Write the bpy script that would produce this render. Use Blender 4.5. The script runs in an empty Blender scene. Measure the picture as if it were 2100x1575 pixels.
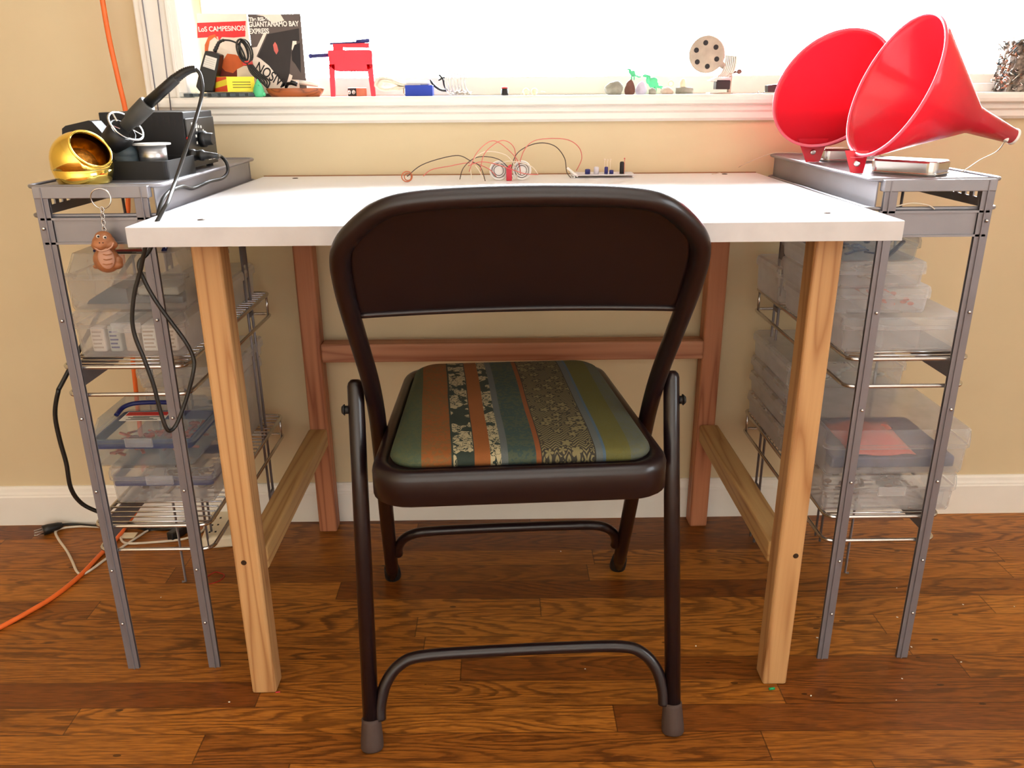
import bpy, bmesh, math, random
from mathutils import Vector, Matrix
random.seed(7)
PI = math.pi
SC = bpy.context.scene
COL = SC.collection
V = Vector

# ------------------------------------------------------------------ camera geometry (measured)
F, PITCH, YAW, ROLL, CAMH = 1674.53, .3454, .0116, -.0068, .9038
fw = V((math.sin(YAW)*math.cos(PITCH), math.cos(YAW)*math.cos(PITCH), -math.sin(PITCH)))
r0 = V((math.cos(YAW), -math.sin(YAW), 0)); u0 = r0.cross(fw)
cr, sr = math.cos(ROLL), math.sin(ROLL)
CR = r0*cr + u0*sr; CU = -r0*sr + u0*cr
CO = V((0, 0, CAMH))
def P(u, v, Y=None, Z=None, X=None):
    d = fw + CR*((u-1050)/F) - CU*((v-787.5)/F)
    if Y is not None: t = (Y-CO.y)/d.y
    elif Z is not None: t = (Z-CO.z)/d.z
    else: t = (X-CO.x)/d.x
    return CO + d*t
def raydir(u, v):
    return (fw + CR*((u-1050)/F) - CU*((v-787.5)/F)).normalized()
def sx(u, Y, v=190): return P(u, v, Y=Y).x

cam = bpy.data.cameras.new('camera'); co = bpy.data.objects.new('camera', cam); COL.objects.link(co)
cam.sensor_width = 36; cam.sensor_fit = 'HORIZONTAL'; cam.lens = F*36/2100; cam.clip_start = .02
co.matrix_world = Matrix(((CR.x, CU.x, -fw.x, 0), (CR.y, CU.y, -fw.y, 0), (CR.z, CU.z, -fw.z, CAMH), (0, 0, 0, 1)))
SC.camera = co

# ------------------------------------------------------------------ materials
def lin(c):
    o = []
    for x in c[:3]:
        x /= 255.
        o.append(x/12.92 if x <= .04045 else ((x+.055)/1.055)**2.4)
    return (*o, 1)
def nm(name):
    m = bpy.data.materials.new(name); m.use_nodes = True
    nt = m.node_tree; b = nt.nodes['Principled BSDF']
    return m, nt, b, nt.nodes, nt.links
def mat(name, c, rough=.5, metal=0., var=.06, scale=40, bump=0., coat=0., alpha=1., trans=0., ior=1.45, spec=.5, emit=0., stretch=None, rvar=0.):
    m, nt, b, N, L = nm(name)
    tc = N.new('ShaderNodeTexCoord'); mp = N.new('ShaderNodeMapping'); L.new(tc.outputs['Object'], mp.inputs[0])
    if stretch: mp.inputs['Scale'].default_value = stretch
    no = N.new('ShaderNodeTexNoise'); no.inputs['Scale'].default_value = scale; no.inputs['Detail'].default_value = 4
    L.new(mp.outputs[0], no.inputs['Vector'])
    cr_ = N.new('ShaderNodeValToRGB'); a = lin(c)
    cr_.color_ramp.elements[0].position = .3; cr_.color_ramp.elements[1].position = .7
    cr_.color_ramp.elements[0].color = (*[max(0, x*(1-var)) for x in a[:3]], 1)
    cr_.color_ramp.elements[1].color = (*[min(1, x*(1+var)) for x in a[:3]], 1)
    L.new(no.outputs['Fac'], cr_.inputs[0]); L.new(cr_.outputs[0], b.inputs['Base Color'])
    b.inputs['Roughness'].default_value = rough; b.inputs['Metallic'].default_value = metal
    b.inputs['Coat Weight'].default_value = coat; b.inputs['Alpha'].default_value = alpha
    b.inputs['Transmission Weight'].default_value = trans; b.inputs['IOR'].default_value = ior
    b.inputs['Specular IOR Level'].default_value = spec
    if rvar:
        mr = N.new('ShaderNodeMapRange'); mr.inputs['To Min'].default_value = rough-rvar; mr.inputs['To Max'].default_value = rough+rvar
        L.new(no.outputs['Fac'], mr.inputs[0]); L.new(mr.outputs[0], b.inputs['Roughness'])
    if bump:
        bp = N.new('ShaderNodeBump'); bp.inputs['Strength'].default_value = bump; bp.inputs['Distance'].default_value = .002
        L.new(no.outputs['Fac'], bp.inputs['Height']); L.new(bp.outputs[0], b.inputs['Normal'])
    if emit:
        b.inputs['Emission Color'].default_value = a; b.inputs['Emission Strength'].default_value = emit
    return m
def ramp(N, stops, interp='LINEAR'):
    r = N.new('ShaderNodeValToRGB'); r.color_ramp.interpolation = interp
    e = r.color_ramp.elements
    while len(e) < len(stops): e.new(.5)
    for i, (p, c) in enumerate(stops):
        e[i].position = p; e[i].color = c if len(c) == 4 else lin(c)
    return r
def math_(N, L, op, a, b=None, c=None):
    n = N.new('ShaderNodeMath'); n.operation = op
    for i, x in enumerate((a, b, c)):
        if x is None: continue
        if isinstance(x, (int, float)): n.inputs[i].default_value = x
        else: L.new(x, n.inputs[i])
    return n.outputs[0]
def mixc(N, L, fac, a, b, typ='MIX'):
    n = N.new('ShaderNodeMix'); n.data_type = 'RGBA'; n.blend_type = typ
    for i, x in ((0, fac), (6, a), (7, b)):
        if isinstance(x, (int, float)): n.inputs[i].default_value = x
        elif isinstance(x, tuple): n.inputs[i].default_value = x if len(x) == 4 else lin(x)
        else: L.new(x, n.inputs[i])
    return n.outputs[2]

def wood(name, light, dark, axis='Z', freq=22, rough=.55, knots=False):
    """grain as contour bands of a noise stretched along the board"""
    m, nt, b, N, L = nm(name)
    tc = N.new('ShaderNodeTexCoord'); mp = N.new('ShaderNodeMapping'); L.new(tc.outputs['Object'], mp.inputs[0])
    s = {'X': (1.2, freq, freq), 'Y': (freq, 1.2, freq), 'Z': (freq, freq, 1.2)}[axis]
    mp.inputs['Scale'].default_value = s
    n1 = N.new('ShaderNodeTexNoise'); n1.inputs['Scale'].default_value = 1; n1.inputs['Detail'].default_value = 1.5; L.new(mp.outputs[0], n1.inputs['Vector'])
    band = math_(N, L, 'PINGPONG', math_(N, L, 'MULTIPLY', n1.outputs['Fac'], 13.), 1.)
    band = math_(N, L, 'POWER', band, 3.)
    mp2 = N.new('ShaderNodeMapping'); L.new(tc.outputs['Object'], mp2.inputs[0]); k = 14
    mp2.inputs['Scale'].default_value = tuple(x*k if x > 2 else x*6 for x in s)
    n2 = N.new('ShaderNodeTexNoise'); n2.inputs['Scale'].default_value = 1; n2.inputs['Detail'].default_value = 3; L.new(mp2.outputs[0], n2.inputs['Vector'])
    f = math_(N, L, 'ADD', math_(N, L, 'MULTIPLY', band, .75), math_(N, L, 'MULTIPLY', n2.outputs['Fac'], .35))
    r = ramp(N, [(0.1, light), (.95, dark)]); L.new(f, r.inputs[0])
    L.new(r.outputs[0], b.inputs['Base Color']); b.inputs['Roughness'].default_value = rough
    return m

def floor_mat():
    m, nt, b, N, L = nm('oak_strip_floor')
    tc = N.new('ShaderNodeTexCoord'); sp = N.new('ShaderNodeSeparateXYZ'); L.new(tc.outputs['Object'], sp.inputs[0])
    X, Y = sp.outputs[0], sp.outputs[1]
    # the boards run very slightly off the wall line
    yr = math_(N, L, 'ADD', Y, math_(N, L, 'MULTIPLY', X, .012))
    yy = math_(N, L, 'DIVIDE', yr, .0572)
    row = math_(N, L, 'FLOOR', yy); fy = math_(N, L, 'SUBTRACT', yy, row)
    w1 = N.new('ShaderNodeTexWhiteNoise'); w1.noise_dimensions = '1D'; L.new(math_(N, L, 'ADD', row, .37), w1.inputs['W'])
    xs = math_(N, L, 'ADD', math_(N, L, 'DIVIDE', X, .83), math_(N, L, 'MULTIPLY', w1.outputs['Value'], 7.3))
    colm = math_(N, L, 'FLOOR', xs); fx = math_(N, L, 'SUBTRACT', xs, colm)
    cb = N.new('ShaderNodeCombineXYZ'); L.new(row, cb.inputs[0]); L.new(colm, cb.inputs[1])
    w2 = N.new('ShaderNodeTexWhiteNoise'); w2.noise_dimensions = '3D'; L.new(cb.outputs[0], w2.inputs['Vector'])
    rnd = w2.outputs['Value']
    cv = N.new('ShaderNodeCombineXYZ')
    L.new(math_(N, L, 'ADD', math_(N, L, 'MULTIPLY', X, 2.5), math_(N, L, 'MULTIPLY', rnd, 53.)), cv.inputs[0])
    L.new(math_(N, L, 'MULTIPLY', yr, 17.), cv.inputs[1]); L.new(math_(N, L, 'MULTIPLY', rnd, 31.), cv.inputs[2])
    n1 = N.new('ShaderNodeTexNoise'); n1.inputs['Scale'].default_value = 1.; n1.inputs['Detail'].default_value = 1.2; n1.inputs['Roughness'].default_value = .35
    L.new(cv.outputs[0], n1.inputs['Vector'])
    # small wiggle on the rings
    n3 = N.new('ShaderNodeTexNoise'); n3.inputs['Scale'].default_value = 1.; n3.inputs['Detail'].default_value = 2
    cw = N.new('ShaderNodeCombineXYZ'); L.new(math_(N, L, 'MULTIPLY', X, 34.), cw.inputs[0]); L.new(math_(N, L, 'MULTIPLY', yr, 150.), cw.inputs[1]); L.new(rnd, cw.inputs[2])
    L.new(cw.outputs[0], n3.inputs['Vector'])
    h = math_(N, L, 'ADD', math_(N, L, 'MULTIPLY', n1.outputs['Fac'], 15.), math_(N, L, 'MULTIPLY', n3.outputs['Fac'], .75))
    fr = math_(N, L, 'FRACT', h)
    lr = ramp(N, [(0., (0, 0, 0, 1)), (.42, (.08,)*3+(1,)), (.74, (1, 1, 1, 1)), (.88, (.9,)*3+(1,)), (1., (0, 0, 0, 1))]); L.new(fr, lr.inputs[0])
    # pores
    cp = N.new('ShaderNodeCombineXYZ'); L.new(math_(N, L, 'MULTIPLY', X, 28.), cp.inputs[0]); L.new(math_(N, L, 'MULTIPLY', yr, 620.), cp.inputs[1]); L.new(rnd, cp.inputs[2])
    n2 = N.new('ShaderNodeTexNoise'); n2.inputs['Scale'].default_value = 1.; n2.inputs['Detail'].default_value = 2; L.new(cp.outputs[0], n2.inputs['Vector'])
    pr = ramp(N, [(.42, (0, 0, 0, 1)), (.66, (1, 1, 1, 1))]); L.new(n2.outputs['Fac'], pr.inputs[0])
    # patches where the figure is faint
    n4 = N.new('ShaderNodeTexNoise'); n4.inputs['Scale'].default_value = 2.3; n4.inputs['Detail'].default_value = 1; L.new(cv.outputs[0], n4.inputs['Vector'])
    w5 = N.new('ShaderNodeTexWhiteNoise'); w5.noise_dimensions = '1D'; L.new(math_(N, L, 'MULTIPLY', rnd, 91.7), w5.inputs['W'])
    amp = math_(N, L, 'MULTIPLY', math_(N, L, 'ADD', math_(N, L, 'MULTIPLY', n4.outputs['Fac'], .7), .3), math_(N, L, 'ADD', math_(N, L, 'MULTIPLY', w5.outputs['Value'], .6), .45))
    ramp_base = ramp(N, [(0., (124, 66, 22)), (.3, (152, 90, 30)), (.65, (176, 108, 38)), (1., (196, 126, 50))]); L.new(rnd, ramp_base.inputs[0])
    c = mixc(N, L, math_(N, L, 'MULTIPLY', lr.outputs[0], amp), ramp_base.outputs[0], (62, 27, 8))
    c = mixc(N, L, math_(N, L, 'MULTIPLY', pr.outputs[0], .55), c, (60, 27, 8))
    # dark pin marks
    vo = N.new('ShaderNodeTexVoronoi'); vo.inputs['Scale'].default_value = 1.
    cq = N.new('ShaderNodeCombineXYZ'); L.new(math_(N, L, 'MULTIPLY', X, 9.), cq.inputs[0]); L.new(math_(N, L, 'MULTIPLY', yr, 22.), cq.inputs[1]); L.new(cq.outputs[0], vo.inputs['Vector'])
    spot = math_(N, L, 'LESS_THAN', vo.outputs['Distance'], .055)
    c = mixc(N, L, math_(N, L, 'MULTIPLY', spot, .75), c, (40, 18, 8))
    # board joints
    ey = math_(N, L, 'LESS_THAN', math_(N, L, 'MINIMUM', fy, math_(N, L, 'SUBTRACT', 1., fy)), .014)
    ex = math_(N, L, 'LESS_THAN', math_(N, L, 'MINIMUM', fx, math_(N, L, 'SUBTRACT', 1., fx)), .0012)
    e = math_(N, L, 'MAXIMUM', ey, ex)
    c = mixc(N, L, math_(N, L, 'MULTIPLY', e, .6), c, (45, 20, 8))
    L.new(c, b.inputs['Base Color'])
    rr = N.new('ShaderNodeMapRange'); rr.inputs['To Min'].default_value = .3; rr.inputs['To Max'].default_value = .44; L.new(n1.outputs['Fac'], rr.inputs[0])
    L.new(rr.outputs[0], b.inputs['Roughness'])
    b.inputs['Specular IOR Level'].default_value = .35
    bp = N.new('ShaderNodeBump'); bp.inputs['Strength'].default_value = .15; bp.inputs['Distance'].default_value = .0006
    L.new(math_(N, L, 'SUBTRACT', 1., math_(N, L, 'ADD', e, math_(N, L, 'MULTIPLY', pr.outputs[0], .2))), bp.inputs['Height']); L.new(bp.outputs[0], b.inputs['Normal'])
    return m

def fabric_mat():
    """woven stripes running front to back; leaves and flowers woven into some of them"""
    m, nt, b, N, L = nm('striped_jacquard')
    tc = N.new('ShaderNodeTexCoord'); sp = N.new('ShaderNodeSeparateXYZ'); L.new(tc.outputs['Object'], sp.inputs[0])
    X, Y = sp.outputs[0], sp.outputs[1]
    nw = N.new('ShaderNodeTexNoise'); nw.inputs['Scale'].default_value = 5; L.new(tc.outputs['Object'], nw.inputs['Vector'])
    xs = math_(N, L, 'ADD', X, math_(N, L, 'MULTIPLY', math_(N, L, 'SUBTRACT', nw.outputs['Fac'], .5), .006))
    xs = math_(N, L, 'ADD', xs, math_(N, L, 'MULTIPLY', Y, .028))
    t = math_(N, L, 'DIVIDE', math_(N, L, 'ADD', xs, .170), .340)
    G, O, D, S, T = (66, 80, 58), (136, 76, 22), (32, 46, 36), (86, 92, 90), (44, 66, 62)
    base = ramp(N, [(0, G), (.09, O), (.21, D), (.30, O), (.36, D), (.404, S), (.432, T), (.541, (128, 68, 24)), (.562, (44, 38, 26)), (.778, S), (.808, (70, 92, 110)), (.818, (90, 86, 32)), (.92, (84, 88, 76))], 'CONSTANT')
    L.new(t, base.inputs[0])
    bl, wh = (0, 0, 0, 1), (1, 1, 1, 1)
    leafm = ramp(N, [(0, bl), (.215, wh), (.296, bl), (.362, wh), (.403, bl)], 'CONSTANT'); L.new(t, leafm.inputs[0])
    flowm = ramp(N, [(0, bl), (.566, wh), (.774, bl)], 'CONSTANT'); L.new(t, flowm.inputs[0])
    softm = ramp(N, [(0, wh), (.21, bl), (.432, wh), (.541, bl), (.818, wh)], 'CONSTANT'); L.new(t, softm.inputs[0])
    # leaves: lobed blobs strung along the stripe
    vv = N.new('ShaderNodeCombineXYZ'); L.new(math_(N, L, 'MULTIPLY', X, 46.), vv.inputs[0]); L.new(math_(N, L, 'MULTIPLY', Y, 46.), vv.inputs[1])
    nd = N.new('ShaderNodeTexNoise'); nd.inputs['Scale'].default_value = 2.2; nd.inputs['Detail'].default_value = 1; L.new(vv.outputs[0], nd.inputs['Vector'])
    vd = N.new('ShaderNodeVectorMath'); vd.operation = 'MULTIPLY_ADD'; L.new(nd.outputs['Color'], vd.inputs[0]); vd.inputs[1].default_value = (1.0, 1.0, 0); L.new(vv.outputs[0], vd.inputs[2])
    vo = N.new('ShaderNodeTexVoronoi'); vo.inputs['Scale'].default_value = 1.; L.new(vd.outputs[0], vo.inputs['Vector'])
    leaf = math_(N, L, 'LESS_THAN', vo.outputs['Distance'], .60)
    vein = N.new('ShaderNodeTexVoronoi'); vein.feature = 'DISTANCE_TO_EDGE'; vein.inputs['Scale'].default_value = 2.6; L.new(vd.outputs[0], vein.inputs['Vector'])
    leaf = math_(N, L, 'MULTIPLY', leaf, math_(N, L, 'GREATER_THAN', vein.outputs['Distance'], .05))
    # flowers: five petals around voronoi centres
    fv = N.new('ShaderNodeCombineXYZ'); L.new(math_(N, L, 'MULTIPLY', X, 55.), fv.inputs[0]); L.new(math_(N, L, 'MULTIPLY', Y, 55.), fv.inputs[1])
    fo = N.new('ShaderNodeTexVoronoi'); fo.inputs['Scale'].default_value = 1.; fo.inputs['Randomness'].default_value = .6; L.new(fv.outputs[0], fo.inputs['Vector'])
    df = N.new('ShaderNodeVectorMath'); df.operation = 'SUBTRACT'; L.new(fv.outputs[0], df.inputs[0]); L.new(fo.outputs['Position'], df.inputs[1])
    ds = N.new('ShaderNodeSeparateXYZ'); L.new(df.outputs[0], ds.inputs[0])
    ang = math_(N, L, 'ARCTAN2', ds.outputs[1], ds.outputs[0])
    pet = math_(N, L, 'ADD', .27, math_(N, L, 'MULTIPLY', math_(N, L, 'ABSOLUTE', math_(N, L, 'COSINE', math_(N, L, 'MULTIPLY', ang, 2.5))), .19))
    fl = math_(N, L, 'MULTIPLY', math_(N, L, 'LESS_THAN', fo.outputs['Distance'], pet), math_(N, L, 'GREATER_THAN', fo.outputs['Distance'], .12))
    ch = math_(N, L, 'ABSOLUTE', math_(N, L, 'SINE', math_(N, L, 'ADD', math_(N, L, 'MULTIPLY', Y, 520.), math_(N, L, 'MULTIPLY', math_(N, L, 'PINGPONG', X, .008), 620.))))
    ch = math_(N, L, 'GREATER_THAN', ch, .72)
    fl = math_(N, L, 'MAXIMUM', fl, math_(N, L, 'MULTIPLY', ch, math_(N, L, 'GREATER_THAN', fo.outputs['Distance'], .5)))
    # damask circles for the plain stripes
    wv = N.new('ShaderNodeTexWave'); wv.wave_type = 'RINGS'; wv.inputs['Scale'].default_value = 26; wv.inputs['Distortion'].default_value = 9; wv.inputs['Detail'].default_value = 2; wv.inputs['Detail Scale'].default_value = 5
    L.new(tc.outputs['Object'], wv.inputs['Vector'])
    soft = math_(N, L, 'MULTIPLY', math_(N, L, 'GREATER_THAN', wv.outputs['Fac'], .55), .38)
    c = mixc(N, L, math_(N, L, 'MULTIPLY', softm.outputs[0], soft), base.outputs[0], (88, 88, 48))
    c = mixc(N, L, math_(N, L, 'MULTIPLY', leafm.outputs[0], leaf), c, (172, 158, 122))
    c = mixc(N, L, math_(N, L, 'MULTIPLY', flowm.outputs[0], math_(N, L, 'MULTIPLY', fl, .85)), c, (128, 116, 76))
    th = N.new('ShaderNodeTexNoise'); th.inputs['Scale'].default_value = 900; L.new(tc.outputs['Object'], th.inputs['Vector'])
    c = mixc(N, L, math_(N, L, 'MULTIPLY', th.outputs['Fac'], .35), c, (30, 26, 18))
    L.new(c, b.inputs['Base Color']); b.inputs['Roughness'].default_value = .85
    bp = N.new('ShaderNodeBump'); bp.inputs['Strength'].default_value = .3; bp.inputs['Distance'].default_value = .0008; L.new(th.outputs['Fac'], bp.inputs['Height']); L.new(bp.outputs[0], b.inputs['Normal'])
    return m

def plastic(name, c, op=.35, rough=.22):
    """thin milky polypropylene"""
    m, nt, b, N, L = nm(name)
    out = N['Material Output']
    tr = N.new('ShaderNodeBsdfTransparent'); tr.inputs[0].default_value = (.97, .97, .97, 1)
    tl = N.new('ShaderNodeBsdfTranslucent'); tl.inputs[0].default_value = lin(c)
    no = N.new('ShaderNodeTexNoise'); no.inputs['Scale'].default_value = 30; tc = N.new('ShaderNodeTexCoord'); L.new(tc.outputs['Object'], no.inputs['Vector'])
    b.inputs['Base Color'].default_value = lin(c); b.inputs['Roughness'].default_value = rough
    m1 = N.new('ShaderNodeMixShader'); m1.inputs[0].default_value = .45; L.new(b.outputs[0], m1.inputs[1]); L.new(tl.outputs[0], m1.inputs[2])
    m2 = N.new('ShaderNodeMixShader')
    lw = N.new('ShaderNodeLayerWeight'); lw.inputs[0].default_value = .35
    f = math_(N, L, 'ADD', math_(N, L, 'MULTIPLY', lw.outputs['Facing'], .35), math_(N, L, 'ADD', op-.05, math_(N, L, 'MULTIPLY', no.outputs['Fac'], .1)))
    f = math_(N, L, 'MINIMUM', f, 1.)
    L.new(f, m2.inputs[0]); L.new(tr.outputs[0], m2.inputs[1]); L.new(m1.outputs[0], m2.inputs[2])
    L.new(m2.outputs[0], out.inputs[0])
    return m
def glass_mat():
    m, nt, b, N, L = nm('window_glass'); out = N['Material Output']
    tr = N.new('ShaderNodeBsdfTransparent'); gl = N.new('ShaderNodeBsdfGlossy'); gl.inputs['Roughness'].default_value = .02
    fz = N.new('ShaderNodeFresnel'); fz.inputs[0].default_value = 1.45
    mx = N.new('ShaderNodeMixShader'); L.new(fz.outputs[0], mx.inputs[0]); L.new(tr.outputs[0], mx.inputs[1]); L.new(gl.outputs[0], mx.inputs[2]); L.new(mx.outputs[0], out.inputs[0])
    return m

M = dict(
 wall=mat('tan_wall_paint', (212, 194, 158), .75, var=.02, scale=8, bump=.05),
 white=mat('white_trim_paint', (236, 232, 224), .4, var=.02, scale=12),
 ceil=mat('ceiling_paint', (235, 230, 220), .8, var=.01),
 floor=floor_mat(), glass=glass_mat(),
 pine=wood('pine_lumber', (192, 149, 100), (156, 108, 64), 'Z'),
 piney=wood('pine_rail', (194, 156, 102), (158, 114, 66), 'Y'),
 fir=wood('fir_lumber', (182, 120, 84), (136, 78, 50), 'Z'),
 firx=wood('fir_rail', (182, 128, 96), (142, 86, 60), 'X'),
 laminate=mat('white_laminate', (232, 230, 232), .38, var=.015, scale=5),
 edge=mat('grey_edge_band', (196, 192, 192), .45, var=.05, scale=30),
 screw=mat('dark_screw_metal', (74, 60, 48), .4, .8),
 batten=wood('brown_batten', (150, 100, 60), (110, 64, 34), 'X'),
 brown=mat('brown_chair_enamel', (24, 12, 15), .33, .0, var=.08, scale=30, coat=.25, spec=.5, rvar=.05),
 rubber=mat('grey_brown_rubber', (66, 50, 44), .7),
 blackrub=mat('black_rubber', (18, 16, 16), .6),
 fabric=fabric_mat(),
 rack=mat('silver_grey_enamel', (142, 140, 146), .38, .55, var=.04, scale=25),
 rackd=mat('grey_rack_strip', (128, 124, 130), .42, .4, var=.05, scale=25),
 chrome=mat('bright_wire', (205, 205, 205), .22, 1.),
 clear=plastic('milky_clear_plastic', (232, 232, 234), .15),
 clear2=plastic('frosted_plastic', (240, 240, 242), .19, .3),
 clearb=plastic('blue_tinted_clear_plastic', (190, 205, 215), .11),
 seal=mat('blue_seal', (34, 40, 96), .45),
 blue=mat('navy_handle', (30, 34, 92), .35),
 red=mat('red_label', (200, 52, 48), .5),
 paper=mat('paper_white', (232, 228, 220), .7, var=.03),
 ink=mat('printed_ink', (40, 38, 40), .7),
 slate=mat('slate_grey_plastic', (62, 74, 80), .5),
 lgrey=mat('light_grey_plastic', (176, 178, 170), .5),
 pinkbag=mat('red_plastic_bag', (205, 96, 88), .35, var=.15, scale=20),
 mess=mat('mixed_small_parts', (104, 74, 50), .6, var=.55, scale=60),
 orangebits=mat('orange_parts', (196, 96, 70), .5, var=.4, scale=70),
 darkbits=mat('dark_blue_parts', (52, 62, 96), .4, var=.4, scale=50),
 gold=mat('polished_brass', (255, 222, 110), .12, 1., var=.02),
 goldin=mat('brass_wool', (190, 130, 50), .4, .9, var=.5, scale=200, bump=.8),
 black=mat('black_plastic', (24, 24, 25), .36, var=.1),
 blackm=mat('black_sheet_metal', (26, 25, 27), .55, .1, var=.1),
 grip=mat('dark_grey_grip', (64, 64, 62), .55),
 tinw=mat('solder_wire', (190, 190, 192), .3, .9, stretch=(1, 1, 30), scale=30, var=.25),
 whitep=mat('white_plastic', (238, 236, 232), .35),
 orange=mat('orange_cord_vinyl', (236, 110, 44), .4, var=.05),
 bcord=mat('black_cord_vinyl', (30, 28, 26), .38),
 wcord=mat('off_white_cord', (214, 202, 184), .5),
 dino=mat('brown_painted_rubber', (160, 104, 68), .45, var=.2, scale=90),
 dinob=mat('pinkish_tan_belly', (196, 150, 128), .5, var=.1, scale=60),
 funnel=mat('red_funnel_plastic', (206, 46, 64), .2, var=.03, scale=6, coat=.2),
 frim=mat('red_rim_plastic', (232, 110, 130), .3, var=.02),
 tin=mat('tin_plate', (205, 200, 196), .2, 1., var=.04),
 cred=mat('toy_red', (222, 66, 84), .35, var=.04),
 banner=mat('banner_red', (222, 48, 52), .6, var=.05, scale=12),
 cream=mat('cream_print', (236, 222, 208), .6, var=.04),
 oprint=mat('orange_print', (206, 96, 44), .6, var=.15, scale=30),
 dprint=mat('dark_red_print', (110, 34, 26), .6, var=.2),
 gprint=mat('grey_print', (92, 80, 76), .6, var=.1, scale=20),
 kprint=mat('black_print', (44, 38, 38), .6, var=.1),
 yellow=mat('yellow_card', (244, 226, 60), .5, var=.03),
 ored=mat('red_card', (226, 80, 40), .5, var=.03),
 green=mat('mint_green_rubber', (84, 196, 140), .35, var=.06),
 bowl=wood('bowl_wood', (176, 96, 50), (110, 54, 26), 'X', 60, .35),
 rope=mat('white_cotton_rope', (232, 224, 208), .8, var=.08, scale=200),
 cobalt=mat('cobalt_card', (22, 58, 170), .5, var=.05),
 stone=mat('grey_stone', (150, 148, 136), .8, var=.2, scale=80, bump=.3),
 rust=mat('brown_stone', (112, 76, 66), .8, var=.2, scale=90, bump=.4),
 lilac=mat('pale_lilac_shell', (206, 200, 224), .5, var=.08),
 beige=mat('tan_clay', (190, 172, 156), .7, var=.1, scale=80),
 shell=mat('pale_cream_shell', (226, 216, 186), .5, var=.06),
 disc=mat('tan_cast_metal', (172, 158, 142), .55, .3, var=.12, scale=60, bump=.2),
 hole=mat('dark_recess', (34, 30, 32), .7),
 brush=mat('ribbed_aluminium', (196, 188, 180), .3, .9, var=.15, scale=60),
 wool=mat('tangled_metal_scrap', (128, 116, 106), .45, .5, var=.8, scale=120, bump=.6),
 copper=mat('copper_wire', (190, 110, 80), .35, .8),
 rwire=mat('pale_red_wire', (206, 110, 100), .4),
 kwire=mat('dark_wire', (70, 52, 46), .4),
 wwire=mat('cream_wire', (226, 210, 190), .4),
 pcb=mat('pale_circuit_board', (210, 206, 214), .45),
 navy=mat('navy_component', (40, 44, 110), .35),
 redband=mat('red_rubber_band', (170, 24, 20), .5),
 greencap=mat('green_wire_nut', (20, 150, 90), .4),
 stripw=mat('ivory_power_strip', (222, 210, 184), .45),
 led=mat('red_lamp', (190, 40, 40), .3),
)

for k_ in ('funnel', 'frim', 'cred'):
    nt_ = M[k_].node_tree; N_, L_n = nt_.nodes, nt_.links; b_n = N_['Principled BSDF']
    tl_ = N_.new('ShaderNodeBsdfTranslucent'); tl_.inputs[0].default_value = lin((236, 74, 92)); mx_ = N_.new('ShaderNodeMixShader'); mx_.inputs[0].default_value = .3
    L_n.new(b_n.outputs[0], mx_.inputs[1]); L_n.new(tl_.outputs[0], mx_.inputs[2]); L_n.new(mx_.outputs[0], N_['Material Output'].inputs[0])
# ------------------------------------------------------------------ mesh building
def BM(): return bmesh.new()
def frame_path(pts, closed):
    n = len(pts); T = []
    for i in range(n):
        if closed: t = pts[(i+1) % n]-pts[i-1]
        else: t = pts[min(i+1, n-1)]-pts[max(i-1, 0)]
        T.append(t.normalized() if t.length > 1e-9 else V((0, 0, 1)))
    up = V((0, 0, 1)) if abs(T[0].z) < .9 else V((0, 1, 0))
    nrm = (up-T[0]*up.dot(T[0])).normalized(); Ns = []
    for i in range(n):
        nrm = nrm-T[i]*nrm.dot(T[i])
        nrm = nrm.normalized() if nrm.length > 1e-6 else T[i].orthogonal().normalized()
        Ns.append(nrm.copy())
    return T, Ns
def tube(bm, pts, r, seg=10, closed=False, mi=0, smooth=True):
    pts = [V(p) for p in pts]; n = len(pts); T, Ns = frame_path(pts, closed)
    rs = r if isinstance(r, (list, tuple)) else [r]*n; rings = []
    for i, p in enumerate(pts):
        b = T[i].cross(Ns[i]); rings.append([bm.verts.new(p+(Ns[i]*math.cos(2*PI*k/seg)+b*math.sin(2*PI*k/seg))*rs[i]) for k in range(seg)])
    for i in range(n if closed else n-1):
        a, c = rings[i], rings[(i+1) % n]; off = 0
        if closed and i == n-1:
            off = min(range(seg), key=lambda o: (a[0].co-c[o].co).length)
        for k in range(seg):
            f = bm.faces.new((a[k], a[(k+1) % seg], c[(k+1+off) % seg], c[(k+off) % seg])); f.smooth = smooth; f.material_index = mi
    if not closed:
        for q, rev in ((rings[0], True), (rings[-1], False)):
            f = bm.faces.new(q[::-1] if rev else q); f.material_index = mi
    return bm
def spline(pts, k=8, closed=False):
    pts = [V(p) for p in pts]; n = len(pts); out = []
    for i in range(n if closed else n-1):
        if closed: a, b, c, d = pts[i-1], pts[i], pts[(i+1) % n], pts[(i+2) % n]
        else: a, b, c, d = pts[max(i-1, 0)], pts[i], pts[i+1], pts[min(i+2, n-1)]
        for j in range(k):
            t = j/k
            out.append(.5*((2*b)+(c-a)*t+(2*a-5*b+4*c-d)*t*t+(3*b-a-3*c+d)*t**3))
    if not closed: out.append(pts[-1])
    return out
def merge(dst, src, mtx=None, mi=None):
    mp = {v: dst.verts.new(mtx @ v.co if mtx else v.co) for v in src.verts}
    for f in src.faces:
        try: g = dst.faces.new([mp[v] for v in f.verts])
        except ValueError: continue
        g.smooth = f.smooth; g.material_index = f.material_index if mi is None else mi
    src.free(); return dst
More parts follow.
